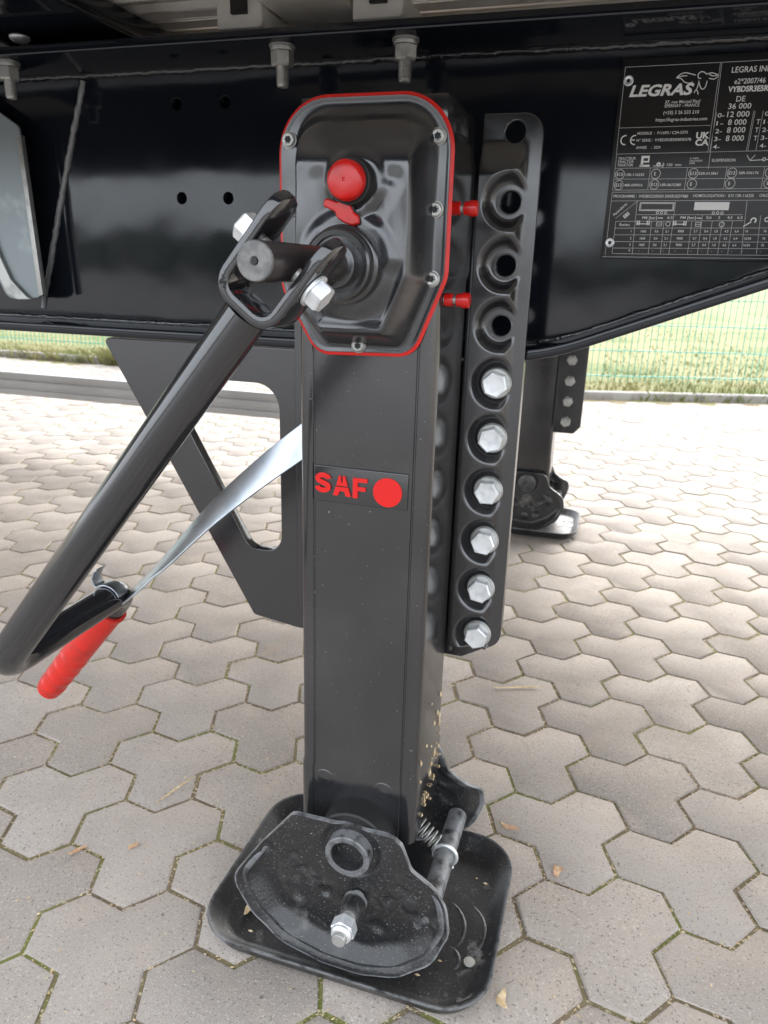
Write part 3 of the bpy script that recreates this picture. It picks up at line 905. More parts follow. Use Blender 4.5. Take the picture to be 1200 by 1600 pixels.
def smoothpts(pts, k=6):
    out = []
    n = len(pts)
    for i in range(n - 1):
        p0, p1, p2, p3 = pts[max(i - 1, 0)], pts[i], pts[i + 1], pts[min(i + 2, n - 1)]
        for j in range(k):
            t = j / k
            out.append(tuple(0.5 * (2 * p1[q] + (p2[q] - p0[q]) * t + (2 * p0[q] - 5 * p1[q] + 4 * p2[q] - p3[q]) * t * t + (3 * p1[q] - p0[q] - 3 * p2[q] + p3[q]) * t ** 3) for q in (0, 1)))
    return out + [pts[-1]]
for pts in ([(.0269, 1.0496), (.0310, 1.0530), (.0361, 1.0542), (.0465, 1.0515)], [(.0269, 1.0496), (.0320, 1.0488), (.0357, 1.0455), (.0410, 1.0440), (.0445, 1.0452)],
            [(.0275, 1.0500), (.0330, 1.0512), (.0380, 1.0512)], [(.0490, 1.0525), (.0515, 1.0545), (.0550, 1.0540), (.0575, 1.0520)], [(.0575, 1.0520), (.0630, 1.0530), (.0700, 1.0505)],
            [(.0700, 1.0505), (.0660, 1.0470), (.0605, 1.0480)], [(.0600, 1.0520), (.0640, 1.0500), (.0680, 1.0506)], [(.0490, 1.0525), (.0495, 1.0490), (.0525, 1.0480)],
            [(.0505, 1.0460), (.0520, 1.0420), (.0540, 1.0385), (.0562, 1.0378), (.0582, 1.0400), (.0590, 1.0455)], [(.0475, 1.0345), (.0490, 1.0372), (.0505, 1.0360), (.0520, 1.0325)], [(.0508, 1.0450), (.0500, 1.0395), (.0490, 1.0372)]):
    stroke(smoothpts(pts), .00085)
em.build('bull_head_emblem', M['print_white'], idp, smooth=0)
for x, z in ((-.0230, 1.0487), (-.0228, .8792)):
    r_ = MB(); r_.lathe((x, .9605, z), (0, -1, 0), [(0, .0054), (.0012, .0053), (.0018, .0044), (.0012, .0022), (-.0004, .0020)], 24)
    rv = r_.build('rivet', M['zinc'], idp)
    k_ = MB(); k_.lathe((x, .9600, z), (0, -1, 0), [(0, .0019), (.0006, .0019)], 16); k_.build('rivet_hole', M['dark'], rv)

# ================================================================== LANDING LEG
LX = -0.240
leg = thing('landing_leg', (LX, 0.775, 0.0), 'black landing leg with red gasket, red plug and badge in the foreground', 'landing leg', 'landing legs of the trailer')
# square tube with rolled corners and shallow seams beside them
xa, xb, ya, yb = -0.314, -0.166, 0.704, 0.836
sec = round_poly([(xa, ya), (xb, ya), (xb, yb), (xa, yb)], [.013, .013, .010, .010], 7)
def with_seams(sec):
    out = []
    for i, p in enumerate(sec):
        out.append(p)
        q = sec[(i + 1) % len(sec)]
        if abs(p[1] - ya) < 1e-6 and abs(q[1] - ya) < 1e-6 and q[0] - p[0] > 0.05:
            for gx in (xa + .0185, xb - .0185):
                out += [(gx - .0016, ya), (gx - .0006, ya + .0012), (gx + .0006, ya + .0012), (gx + .0016, ya)]
    return out
sec = with_seams(sec)
loops = []
for z, gro in ((0.168, .0), (0.170, .0012), (0.252, .0012), (0.262, 0.0), (0.50, 0.0), (0.962, 0.0)):
    loops.append([(LX + (p[0] - LX) * (1 + gro / .07), p[1] - (gro if p[1] < .77 else 0), z) for p in sec])
MB().loft(loops).build('leg_tube', M['leg_black'], leg, smooth=35)
for x in (-0.282, -0.206):
    MB().lathe((x, 0.7031, 0.2405), (0, -1, 0), [(0, .0125), (.0010, .0115), (.0004, .0085), (.0018, .003)], 24).build('tube_dimple', M['leg_black'], leg, smooth=80)

# gearbox housing, gasket and pressed cover
fl = round_poly([(-.3255, .9885), (-.1615, .9885), (-.1615, .836), (-.1900, .7640), (-.2890, .7610), (-.3255, .822)], [.046, .046, .03, .022, .022, .03], 10)
def offset_loop(lp, dd):
    n = len(lp); out = []
    area = sum(lp[i][0] * lp[(i + 1) % n][1] - lp[(i + 1) % n][0] * lp[i][1] for i in range(n))
    sg = 1 if area > 0 else -1
    for i in range(n):
        a, b = lp[i - 1], lp[(i + 1) % n]
        dx, dy = b[0] - a[0], b[1] - a[1]; l = math.hypot(dx, dy) or 1
        out.append((lp[i][0] + dy / l * dd * sg, lp[i][1] - dx / l * dd * sg))
    return out
flr = resample(fl, 140)
MB().prism(offset_loop(flr, -.0035), 'y', 0.7042, 0.834).build('gearbox_housing', M['leg_black'], leg, smooth=50)
MB().box(xa + .004, xb - .001, 0.7075, 0.835, 0.9625, 0.9915).build('leg_cap', M['leg_black'], leg, bevel=.003)
gk = MB()
g0, g1 = offset_loop(flr, -.006), offset_loop(flr, .0028)
gk.loft([[(p[0], .7040, p[1]) for p in g0], [(p[0], .7040, p[1]) for p in g1], [(p[0], .7008, p[1]) for p in offset_loop(flr, .0034)], [(p[0], .7000, p[1]) for p in offset_loop(flr, .0024)], [(p[0], .6998, p[1]) for p in g0]], False, False)
gk.build('gasket', M['gasket'], leg, smooth=50)
BX = -0.2405
box = round_poly([(BX - .0660, .979), (BX + .0660, .979), (BX + .0660, .833), (BX + .040, .7720), (BX - .036, .7720), (BX - .0660, .806)], [.030, .030, .02, .012, .012, .02], 8)
hexa = [(BX - .045, .845), (BX + .050, .845), (BX + .034, .793), (BX - .030, .793)]
def cover_h(x, z):
    sd = sdf(box, x, z)
    wall = sstep(.004, -.0150, sd)
    front = .0415 - .034 * sstep(.928, .985, z)
    front = min(front, .0415 - .034 * sstep(.934, .9805, z))
    h = wall * front
    inner = sstep(-.012, -.02, sd)
    # pressed features of the front: collar round the shaft, two slanting dents, recess below
    dB = math.hypot(x - (-.2422), z - .8445)
    h += inner * .0032 * sstep(.052, .040, dB)
    for sx in (-1, 1):
        ax, az, bx_, bz = BX + sx * .030, .915, BX + sx * .022, .884
        if sx > 0: ax, az, bx_, bz = BX + .040, .915, BX + .024, .888
        ex, ez = bx_ - ax, bz - az
        t = max(0, min(1, ((x - ax) * ex + (z - az) * ez) / (ex * ex + ez * ez)))
        dd = math.hypot(x - ax - ex * t, z - az - ez * t)
        h -= inner * .0011 * sstep(.014, .001, dd)
    ax, az, bx_, bz = BX + .034, .905, BX + .042, .848
    ex, ez = bx_ - ax, bz - az
    t = max(0, min(1, ((x - ax) * ex + (z - az) * ez) / (ex * ex + ez * ez)))
    dd = math.hypot(x - ax - ex * t, z - az - ez * t)
    h += inner * .0018 * sstep(.013, .002, dd)
    h -= inner * .0032 * sstep(.006, -.005, sdf(hexa, x, z)) * sstep(.034, .046, dB)
    dP = math.hypot(x - (-.236), z - .913)
    h += sstep(-.006, -.012, sd) * .004 * sstep(.031, .022, dP)
    h += .0008 * sstep(-.0035, -.001, sdf(fl, x, z))
    h += .0007 * math.sin(x * 95 + 1.0) * math.sin(z * 70) * wall
    return h
cover = pressed('gearbox_cover', fl, (BX, .872), 220, 84, 0.6985, cover_h, .0012, M['cover_black'], leg)
star = MB()
sp_ = [((.0034 if i % 2 == 0 else .0024) * math.cos(i * math.pi / 6), (.0034 if i % 2 == 0 else .0024) * math.sin(i * math.pi / 6)) for i in range(12)]
star.prism(sp_, 'y', -.0052, -.0040)
stm = star.mesh('torx_recess', smooth=0); stm.materials.append(M['dark'])
sc_ = MB(); sc_.lathe((0, 0, 0), (0, -1, 0), [(0, .0072), (.0006, .0074), (.0016, .0074), (.0017, .0068), (.0040, .0064), (.0049, .0052), (.0050, .0045), (.0046, .0036), (.0046, .0010)], 26)
scm = sc_.mesh('cover_screw', smooth=45); scm.materials.append(M['zinc_dull'])
for i, (x, z) in enumerate(((-.3170, .9545), (-.1728, .9545), (-.1725, .8942), (-.1728, .8340), (-.2446, .7690), (-.3165, .8942), (-.3150, .8340))):
    o = place('cover_screw', scm, None, leg, (x, .6984, z))
    q = link('torx_recess', stm, None, o, (0, 0, 0)); q.rotation_euler = (0, i * .4, 0)
# red filler plug on a black collar, red rubber wing cap below it
pb = MB(); pb.lathe((-.2365, .6555, .9125), (0, -1, 0), [(0, .0205), (.004, .0205), (.006, .0192), (.013, .0190), (.0135, .0175), (.016, .0172)], 36)
pc = pb.build('plug_collar', M['dark'], leg, smooth=35)
pb = MB(); pb.lathe((-.2365, .6398, .9125), (0, -1, 0), [(0, .0165), (.0015, .0168), (.0075, .0163), (.0098, .0150), (.0106, .0128), (.0110, .0070), (.0109, .0015), (.0098, .0008)], 40)
pb.build('filler_plug', M['red'], leg, smooth=50)
wc = round_poly([(-.2635, .8930), (-.2615, .9000), (-.2490, .8965), (-.2455, .8990), (-.2380, .8970), (-.2335, .8880), (-.2295, .8850), (-.2290, .8785), (-.2350, .8770), (-.2425, .8790), (-.2500, .8835), (-.2520, .8885)], .0028, 4)
wp = plate('breather_cap', [wc], .6480, .0050, M['red'], leg, bev=.0014, smooth=60)
MB().lathe((-.2415, .6560, .8880), (0, -1, 0), [(0, .0085), (.0075, .0085)], 24).build('breather_neck', M['dark'], leg)

# shaft boss and drive shaft
SX, SZ = -0.2422, 0.8440
bo = MB(); bo.lathe((SX, .6600, SZ), (0, -1, 0), [(0, .0345), (.018, .0340), (.0195, .0325), (.0200, .0310), (.031, .0305), (.0325, .0285), (.0320, .0245), (.029, .0240), (.029, .0200), (.040, .0195), (.041, .0175)], 44)
bo.build('shaft_boss', M['leg_black'], leg, smooth=40)
sh = MB(); sh.lathe((SX, .6300, SZ), (0, -1, 0), [(0, .0140), (.1535, .0140), (.1550, .0128)], 40)
so = sh.build('drive_shaft', M['shaft'], leg, smooth=40)
se = MB(); se.lathe((SX, .4751, SZ), (0, -1, 0), [(-.0008, .0136), (.0012, .0135), (.0020, .0128), (.0020, .0034), (.0008, .0026), (-.001, .0018)], 40)
se.build('shaft_end', M['shaft_end'], so, smooth=30)
MB().lathe((SX, .4736, SZ), (0, -1, 0), [(0, .0022), (.0004, .0022)], 16).build('centre_hole', M['dark'], so)

# pressed mounting wings with scalloped recesses round the holes
HZ = [0.3984 + .0644 * i for i in range(9)]
HX = -0.1275
def wing_h(x, z):
    s_ = x - (-.1165)
    for hz in HZ:
        q = .0235 - math.hypot(x - HX, (z - hz) * (.95 if z > hz else 1.0))
        k = .006
        t = max(k - abs(s_ - q), 0) / k
        s_ = max(s_, q) + t * t * k * .25
    return .0130 * sstep(.0065, -.0065, s_) * sstep(.975, .938, z)
def wing(sgn, name):
    x0, x1, z0, z1 = -.1615, -.0985, .379, .9995
    rc = .021
    nx, nz = 50, 420
    idx = {}; vs = []; fs = []
    def vert(i, j):
        if (i, j) in idx: return idx[(i, j)]
        x = x0 + (x1 - x0) * i / nx; z = z0 + (z1 - z0) * j / nz
        for hz in HZ + [.9815]:
            rr = .0112 if hz < .95 else .0108
            dx, dz = x - HX, z - hz; dd = math.hypot(dx, dz)
            if dd < rr + .0012 and dd > 1e-5:
                x, z = HX + dx / dd * rr, hz + dz / dd * rr
        # rounded outer corners
        for cz, up in ((z1 - rc, 1), (z0 + rc, -1)):
            if x > x1 - rc and (z - cz) * up > 0:
                cx = x1 - rc
                m = max((x - cx) / rc, abs(z - cz) / rc); l = math.hypot(x - cx, z - cz)
                if l > 1e-9: x, z = cx + (x - cx) / l * m * rc, cz + (z - cz) / l * m * rc
        y = .8480 - wing_h(x, z)
        X = x if sgn > 0 else 2 * LX - x
        idx[(i, j)] = len(vs); vs.append((X, y, z)); return idx[(i, j)]
    dx_, dz_ = (x1 - x0) / nx, (z1 - z0) / nz
    for i in range(nx):
        for j in range(nz):
            xc, zc = x0 + dx_ * (i + .5), z0 + dz_ * (j + .5)
            if any(math.hypot(xc - HX, zc - hz) < (.0112 if hz < .95 else .0108) for hz in HZ + [.9815]): continue
            fs.append((vert(i, j), vert(i + 1, j), vert(i + 1, j + 1), vert(i, j + 1)))
    mb_ = MB().add(vs, fs)
    o = mb_.build(name, M['plate_black'], leg, smooth=60)
    so_ = o.modifiers.new('thickness', 'SOLIDIFY'); so_.thickness = .0075; so_.offset = 0.0
    return o
for sgn in (1, -1):
    w_ = wing(sgn, 'mounting_wing')
    me_ = w_.data
    bm = bmesh.new(); bm.from_mesh(me_)
    bmesh.ops.recalc_face_normals(bm, faces=bm.faces)
    bm.faces.ensure_lookup_table()
    av = sum((f.normal.y for f in bm.faces))
    if av > 0: bmesh.ops.reverse_faces(bm, faces=bm.faces)
    bm.to_mesh(me_); bm.free()
    w_.modifiers['thickness'].offset = -1.0
    xw0, xw1 = (-.1665, -.1580) if sgn > 0 else (2 * LX + .1580, 2 * LX + .1665)
    MB().box(min(xw0, xw1), max(xw0, xw1), .8365, .8640, .37, .93).build('wing_root', M['plate_black'], leg, bevel=.003)
rim = MB(); rim.lathe((0, 0, 0), (0, 1, 0), [(.010, .0110), (.0002, .0110), (-.0006, .0114), (-.0007, .0121), (.0004, .0130)], 32, caps=False)
rmm = rim.mesh('hole_rim', smooth=60); rmm.materials.append(M['plate_black'])
for hz in HZ[6:]:
    place('hole_rim', rmm, None, leg, (HX, .8480, hz))
# six hexagon bolts
bw = MB(); bw.lathe((0, 0, 0), (0, -1, 0), [(0, .0172), (.0008, .0178), (.0030, .0178), (.0036, .0170), (.0050, .0165)], 32)
bwm = bw.mesh('bolt_washer', smooth=35); bwm.materials.append(M['zinc_dull'])
bh = MB(); bh.lathe((0, -.0050, 0), (0, -1, 0), [(0, .0142), (.0004, .0152), (.0118, .0152), (.0130, .0139)], 6)
bh.lathe((0, -.0178, 0), (0, -1, 0), [(0, .0117), (.0006, .0115), (.0003, .0092), (.0003, .0020)], 32)
bhm = bh.mesh('mounting_bolt', smooth=25); bhm.materials.append(M['zinc'])
bn = MB(); bn.lathe((0, 0, 0), (0, 1, 0), [(0, .0170), (.003, .0170), (.0031, .0150), (.017, .0150), (.019, .0135), (.0192, .0085), (.026, .0085)], 6)
bnm = bn.mesh('bolt_nut', smooth=25); bnm.materials.append(M['zinc_dull'])
rb = random.Random(21)
for hz in HZ[:6]:
    o = place('mounting_bolt', bhm, None, leg, (HX, .8480, hz))
    a = rb.uniform(0, 1.0)
    o.rotation_euler = (0, a, 0)
    link('bolt_washer', bwm, None, o, (0, 0, 0))
    link('bolt_nut', bnm, None, o, (0, .8832 - .8480, 0))
# red-capped grease nipples on the side
for y, z in ((.735, .8985), (.7235, .8150)):
    a = MB(); a.lathe((-.1662, y, z), (1, 0, 0), [(0, .0046), (.008, .0046), (.0085, .0036), (.0115, .0036), (.0118, .0046), (.0130, .0046)], 16)
    nb_ = a.build('grease_nipple', M['zinc_dull'], leg, smooth=35)
    b = MB(); b.lathe((-.1650, y, z), (1, 0, 0), [(0, .0062), (.0078, .0062), (.0080, .0050)], 20)
    b.lathe((-.1540, y, z), (1, 0, 0), [(0, .0050), (.0008, .0062), (.0060, .0064), (.0062, .0074), (.0125, .0072), (.0135, .0060)], 20)
    b.build('nipple_cap', M['red'], nb_, smooth=35)
# badge with raised red lettering
bd = MB(); bd.box(-.2945, -.1893, .7020, .7046, .6010, .6408)
bdo = bd.build('badge', M['plate_black'], leg, bevel=.0011, seg=3)
t_ = MB(); yT = .7006
def add_raised(s_, x, z, cap, w):
    add_text(t_, s_, x, z, cap, w, yT, bold=.045, extrude=.04)
spt = [(.0146, .0158), (.0136, .0180), (.0083, .0196), (.0030, .0178), (.0030, .0138), (.0083, .0113), (.0138, .0086), (.0138, .0046), (.0083, .0026), (.0030, .0044), (.0018, .0068)]
spl_ = smoothpts(spt, 5)
lps = []
for i in range(len(spl_)):
    a, b = Vector(spl_[max(i - 1, 0)]), Vector(spl_[min(i + 1, len(spl_) - 1)])
    tg = (b - a).normalized(); nr = Vector((-tg.y, tg.x)) * .0026
    p = Vector(spl_[i]) + Vector((-.2920, .6112))
    lps.append([(p.x - nr.x, .7018, p.y - nr.y), (p.x + nr.x, .7018, p.y + nr.y), (p.x + nr.x, .7000, p.y + nr.y), (p.x - nr.x, .7000, p.y - nr.y)])
t_.loft(lps)
def a_poly(pts): t_.prism(pts, 'y', .7000, .7018)
ax_ = -.2722; zb = .6098
a_poly([(ax_ + a, zb + b) for a, b in ((0, 0), (.0058, 0), (.0075, .0052), (.0130, .0052), (.0147, 0), (.0205, 0), (.0172, .0098), (.0033, .0098))])
a_poly([(ax_ + a, zb + b) for a, b in ((.0038, .0112), (.0167, .0112), (.0137, .0222), (.0112, .0222), (.0112, .0150), (.0093, .0150), (.0093, .0222), (.0068, .0222))])
a_poly([(-.2495 + a, .6092 + b) for a, b in ((0, 0), (.0054, 0), (.0054, .0082), (.0142, .0082), (.0142, .0126), (.0054, .0126), (.0054, .0178), (.0160, .0178), (.0160, .0222), (0, .0222))])
t_.prism(circle(-.2110, .6192, .0158, 48), 'y', .7000, .7018)
t_.build('badge_lettering', M['print_red'], bdo, smooth=0)

# ---- foot: tilting rockers on a cross tube in a shallow pan
def rrect(cx, cy, hx, hy, r, z, seg=8):
    return [Vector((p[0], p[1], z)) for p in round_poly([(cx - hx, cy - hy), (cx + hx, cy - hy), (cx + hx, cy + hy), (cx - hx, cy + hy)], r, seg)]
PX, PY = -.2440, .764
pan = MB()
pan.loft([rrect(PX, PY, .169, .124, .048, .003), rrect(PX, PY, .180, .135, .054, .005), rrect(PX, PY, .189, .144, .061, .022), rrect(PX, PY, .1915, .1465, .063, .0265),
          rrect(PX, PY, .1905, .1455, .062, .0290), rrect(PX, PY, .1860, .1410, .058, .0275), rrect(PX, PY, .174, .129, .050, .0115), rrect(PX, PY, .165, .120, .046, .0090), rrect(PX, PY, .120, .075, .03, .0100)])
pan.build('foot_pan', M['pan_black'], leg, smooth=50)
for i, (x, y, rr, a0, a1) in enumerate(((-.150, .745, .050, -60, 80), (-.128, .748, .055, -50, 60), (-.118, .700, .020, -40, 90), (-.360, .760, .05, 120, 230))):
    pts = [(x + rr * math.cos(R(a0 + (a1 - a0) * k / 12)), y + rr * math.sin(R(a0 + (a1 - a0) * k / 12)), .0080) for k in range(13)]
    MB().tube(pts, lambda t: .0035 * (math.sin(math.pi * min(max(t, .02), .98)) ** .5), 8).build('pan_rib', M['pan_black'], leg, smooth=70)
MB().lathe((-.085, .705, .0108), (0, 0, 1), [(0, .0075), (.0010, .007), (.0012, .002)], 20).build('pan_rivet', M['zinc_dull'], leg)
ro_ = round_poly([(-.3085, .2110), (-.1830, .2130), (-.1695, .2030), (-.1570, .1700), (-.1090, .1400), (-.1030, .1120), (-.1200, .0640), (-.1620, .0270), (-.2090, .0120), (-.2650, .0140), (-.3190, .0300), (-.3560, .0620), (-.3780, .1000), (-.3790, .1180)],
                 [.012, .012, .01, .012, .02, .03, .06, .06, .06, .06, .06, .06, .03, .02], 6)
crease = round_poly([(-.32, .26), (-.16, .26), (-.128, .140), (-.128, .095), (-.163, .060), (-.2100, .038), (-.268, .042), (-.321, .064), (-.350, .110), (-.352, .135)], [.01, .01, .01, .02, .03, .03, .03, .03, .02, .02], 6)
dents = [(-.345, .150, .012, -.0030), (-.265, .105, .011, -.0030), (-.195, .072, .013, -.0035), (-.300, .075, .012, .0030), (-.155, .120, .014, .0030), (-.185, .115, .010, -.002), (-.232, .060, .014, .0025)]
def rocker_h(x, z):
    h = .023 * sstep(-.003, .030, sdf(crease, x, z)) * sstep(.185, .125, z)
    dp_ = math.hypot(x + .2335, z - .177)
    h -= .0040 * sstep(.040, .033, dp_)
    for dx, dz, r_, a in dents:
        h += a * sstep(r_, r_ * .35, math.hypot(x - dx, z - dz))
    # row of shallow teeth marks above the bolt
    rr = math.hypot(x + .235, z - .177)
    if .068 < rr < .088 and z < .16: h -= .0016 * max(0, math.sin(math.atan2(z - .177, x + .235) * 22)) * sstep(.068, .073, rr) * sstep(.088, .083, rr)
    return h
rk = pressed('rocker_plate', ro_, (-.238, .118), 170, 60, .6640, rocker_h, .0055, M['foot_black'], leg)
sm_ = rk.copy(); COL.objects.link(sm_); sm_.scale = (1, -1, 1); sm_.location = (0, 2 * (PY - .775), 0)
PXX, PZZ = -.2335, .1770
MB().lathe((PXX, .7035, PZZ), (0, -1, 0), [(0, .046), (.030, .046), (.032, .044)], 40).build('pivot_collar', M['dark'], leg, smooth=40)
MB().lathe((PXX, .6525, PZZ), (0, 1, 0), [(.110, .0200), (.0012, .0200), (0, .0212), (0, .0268), (.0012, .0280), (.218, .0280), (.219, .026)], 40).build('pivot_tube', M['foot_black'], leg, smooth=40)
st_ = MB(); st_.lathe((-.2215, .662, .1140), (0, -1, 0), [(0, .0088), (.066, .0088), (.068, .0078), (.0682, .003)], 20)
sb = st_.build('foot_bolt', M['zinc_dull'], leg, smooth=30)
n_ = MB(); n_.lathe((-.2215, .6210, .1140), (0, -1, 0), [(0, .0142), (.0008, .0150), (.0140, .0150), (.0150, .0136)], 6, .2)
n_.lathe((-.2215, .6061, .1140), (0, -1, 0), [(0, .0128), (.003, .0124), (.0055, .0106), (.0056, .0089)], 28)
n_.build('lock_nut', M['zinc'], sb, smooth=28)
n_ = MB(); n_.lathe((-.2215, .6540, .1140), (0, -1, 0), [(0, .0150), (.003, .0148), (.0035, .0122), (.024, .0118)], 28)
n_.build('bolt_spacer', M['foot_black'], sb, smooth=28)
MB().lathe((-.1385, .664, .0960), (0, 1, 0), [(0, .0132), (.196, .0132)], 28).build('cross_bar', M['foot_black'], leg)
# return spring
pts = []
A_, B_ = Vector((-.150, .782, .110)), Vector((-.205, .800, .140))
ax = (B_ - A_).normalized(); u_ = ax.orthogonal().normalized(); v_ = ax.cross(u_)
for i in range(9 * 14 + 1):
    t = i / (9 * 14); a = i / 14 * 2 * math.pi
    pts.append(A_.lerp(B_, t) + (u_ * math.cos(a) + v_ * math.sin(a)) * .0108)
MB().tube(pts, .0015, 6).build('return_spring', M['zinc_dull'], leg, smooth=70)
pts = [(-.1385 + .0158 * math.cos(R(a)), .7800, .0960 + .0158 * math.sin(R(a))) for a in range(200, -62, -12)] + [(-.1275, .779, .079)]
MB().tube(pts, .0026, 8).build('spring_hook', M['zinc'], leg, smooth=70)

# far leg: same leg without gearbox, mirrored
def copy_part(ch, parent):
    c = ch.copy(); COL.objects.link(c); c.parent = parent
    for g_ in ch.children: copy_part(g_, c)
far = bpy.data.objects.new('landing_leg', None); COL.objects.link(far)
far.location = (LX, 2 * Y_MID - .775, 0); far.scale = (1, -1, 1)
tag(far, 'plain black landing leg under the far side of the trailer', 'landing leg', 'landing legs of the trailer')
SKIP = ('gasket', 'gearbox_cover', 'gearbox_housing', 'cover_screw', 'plug_collar', 'filler_plug', 'breather_cap', 'breather_neck', 'shaft_boss', 'drive_shaft', 'badge', 'grease_nipple', 'return_spring', 'spring_hook')
for ch in list(leg.children):
    if ch.name.split('.')[0] not in SKIP: copy_part(ch, far)

# ================================================================== CRANK HANDLE
ck = thing('crank_handle', (SX, .52, .40), 'folded black crank handle with red grip hanging from the drive shaft', 'crank handle')
P0 = Vector((SX, .5200, SZ))
dv = Vector((-.2950, -.010, -.3650)).normalized()
ev = Vector((-dv.z, 0, dv.x)).normalized()       # along the pivot pin, down to the right
wv = ev.cross(dv).normalized()
def ckp(e, t, w): return P0 + ev * e + dv * t + wv * w
def strip(path, half_w, thick, name, mat, bevel):
    loops = []
    n = len(path)
    for i, p in enumerate(path):
        a = Vector(path[max(i - 1, 0)]); b = Vector(path[min(i + 1, n - 1)])
        tg = (b - a).normalized(); nr = Vector((-tg.y, tg.x))
        q0 = Vector(p) - nr * thick / 2; q1 = Vector(p) + nr * thick / 2
        hw = half_w(i / (n - 1)) if callable(half_w) else half_w
        loops.append([ckp(q0.x, q0.y, -hw), ckp(q1.x, q1.y, -hw), ckp(q1.x, q1.y, hw), ckp(q0.x, q0.y, hw)])
    return MB().loft(loops).build(name, mat, ck, bevel=bevel, seg=2, smooth=50)
def open_round(pts, r, seg=7):
    full = round_poly(pts, [0] + [r] * (len(pts) - 2) + [0], seg)
    return full
up = open_round([(-.0250, -.040), (-.0250, .0430), (.0250, .0430), (.0250, -.040)], .015)
dense = []
for a, b in zip(up[:-1], up[1:]):
    k = max(1, int(math.hypot(a[0] - b[0], a[1] - b[1]) / .004))
    dense += [(a[0] + (b[0] - a[0]) * i / k, a[1] + (b[1] - a[1]) * i / k) for i in range(k)]
dense.append(up[-1])
def hw_(t):
    L_ = .22; s_ = min(t, 1 - t) * L_
    return .0185 if s_ > .018 else .004 + math.sqrt(max(0, 1 - (1 - s_ / .018) ** 2)) * .0145
strip(dense, hw_, .0088, 'yoke', M['crank_black'], .0013)
for s_ in (-1, 1):
    hb = MB()
    hb.lathe(ckp(s_ * .0301, 0, 0), ev * s_, [(0, .0135), (.0018, .0135), (.0020, .0115)], 28)
    wo = hb.build('pin_washer', M['zinc'], ck, smooth=30)
    hb = MB(); hb.lathe(ckp(s_ * .0322, 0, 0), ev * s_, [(0, .0112), (.0005, .0118), (.0085, .0118), (.0102, .0104)], 6, .35)
    hb.build('pin_bolt', M['zinc'], ck, smooth=25)
MB().lathe(ckp(-.0300, 0, 0), ev, [(0, .0055), (.0600, .0055)], 16).build('pivot_pin', M['zinc_dull'], ck)
def fillet3(pts, r, seg=10):
    pts = [Vector(p) for p in pts]; out = [pts[0]]
    for i in range(1, len(pts) - 1):
        p = pts[i]; a = (pts[i - 1] - p).normalized(); b = (pts[i + 1] - p).normalized()
        for k in range(seg + 1):
            t = k / seg
            out.append(p + a * r * (1 - t) ** 2 + b * r * t ** 2)
    out.append(pts[-1]); return out
K1 = Vector((-.5615, .5080, .4445)); K2 = Vector((-.5640, .7250, .4440))
core = fillet3([P0 + dv * .0490, K1, K2, K2 + dv * .060], .042)
fine = []
for a, b in zip(core[:-1], core[1:]):
    k = max(1, int((b - a).length / .02)); fine += [a.lerp(b, i / k) for i in range(k)]
fine.append(core[-1])
MB().tube(fine, .0178, 32).build('crank_tube', M['crank_black'], ck, smooth=50)
def grip_r(t):
    r_ = .0200 - .0022 * t
    if t < .04: r_ += .0016
    if t > .55: r_ += .0010 * max(0, math.sin((t - .55) * 2 * math.pi * 9)) ** .7
    if t > .97: r_ *= .9
    return r_
gp_ = [K2 + dv * (.045 + .185 * i / 90) for i in range(91)]
MB().tube(gp_, grip_r, 28).build('grip', M['grip'], ck, smooth=60)

# steel strap holding the crank, twisted edge-on at the hook
sp = thing('hanger_strap', (-.353, .80, .60), 'twisted bright steel strap hooked over the crank handle', 'strap')
SP = [(-.262, .843, .712), (-.3531, .800, .6383), (-.4021, .775, .5964), (-.4519, .750, .5483), (-.4969, .730, .4974), (-.5204, .718, .4717), (-.5443, .705, .4462), (-.5617, .698, .4287)]
SP = [Vector(p) for p in SP]
spl = []
for i in range(len(SP) - 1):
    p0, p1, p2, p3 = SP[max(i - 1, 0)], SP[i], SP[i + 1], SP[min(i + 2, len(SP) - 1)]
    for k in range(8):
        t = k / 8
        spl.append(0.5 * (2 * p1 + (p2 - p0) * t + (2 * p0 - 5 * p1 + 4 * p2 - p3) * t * t + (3 * p1 - p0 - 3 * p2 + p3) * t ** 3))
spl.append(SP[-1])
loops = []
n = len(spl)
for i, p in enumerate(spl):
    tg = (spl[min(i + 1, n - 1)] - spl[max(i - 1, 0)]).normalized()
    f_ = i / (n - 1)
    ph = math.acos(max(0.0, min(1.0, 1 - (f_ - .10) / .60))) if f_ > .10 else 0.0
    upv = Vector((0, 0, 1)); upv = (upv - tg * upv.dot(tg)).normalized()
    dep = (p - Vector((0, 0, CAM_Z))); dep = (dep - tg * dep.dot(tg)).normalized()
    sd_ = tg.cross(upv).normalized()
    if sd_.dot(dep) < 0: sd_ = -sd_
    wd = (upv * math.cos(ph) + sd_ * math.sin(ph)).normalized()
    nr = tg.cross(wd).normalized()
    hw = .0182 if f_ < .75 else .0182 - .008 * (f_ - .75) / .25
    loops.append([p - wd * hw - nr * .0013, p + wd * hw - nr * .0013, p + wd * hw + nr * .0013, p - wd * hw + nr * .0013])
MB().loft(loops).build('strap_band', M['strap'], sp, bevel=.0006, smooth=50)
hk = []
for a in range(20, 131, 10):
    hk.append((-.5637 + .0196 * math.cos(R(a)), .690, .4442 + .0196 * math.sin(R(a))))
hk += [(hk[-1][0] - .004, .690, hk[-1][2] + .002), (hk[-1][0] - .006, .690, hk[-1][2] + .010), (hk[-1][0] - .002, .690, hk[-1][2] + .020), (hk[-1][0] + .003, .690, hk[-1][2] + .024)]
hk = [Vector(p) for p in hk]
loops = []
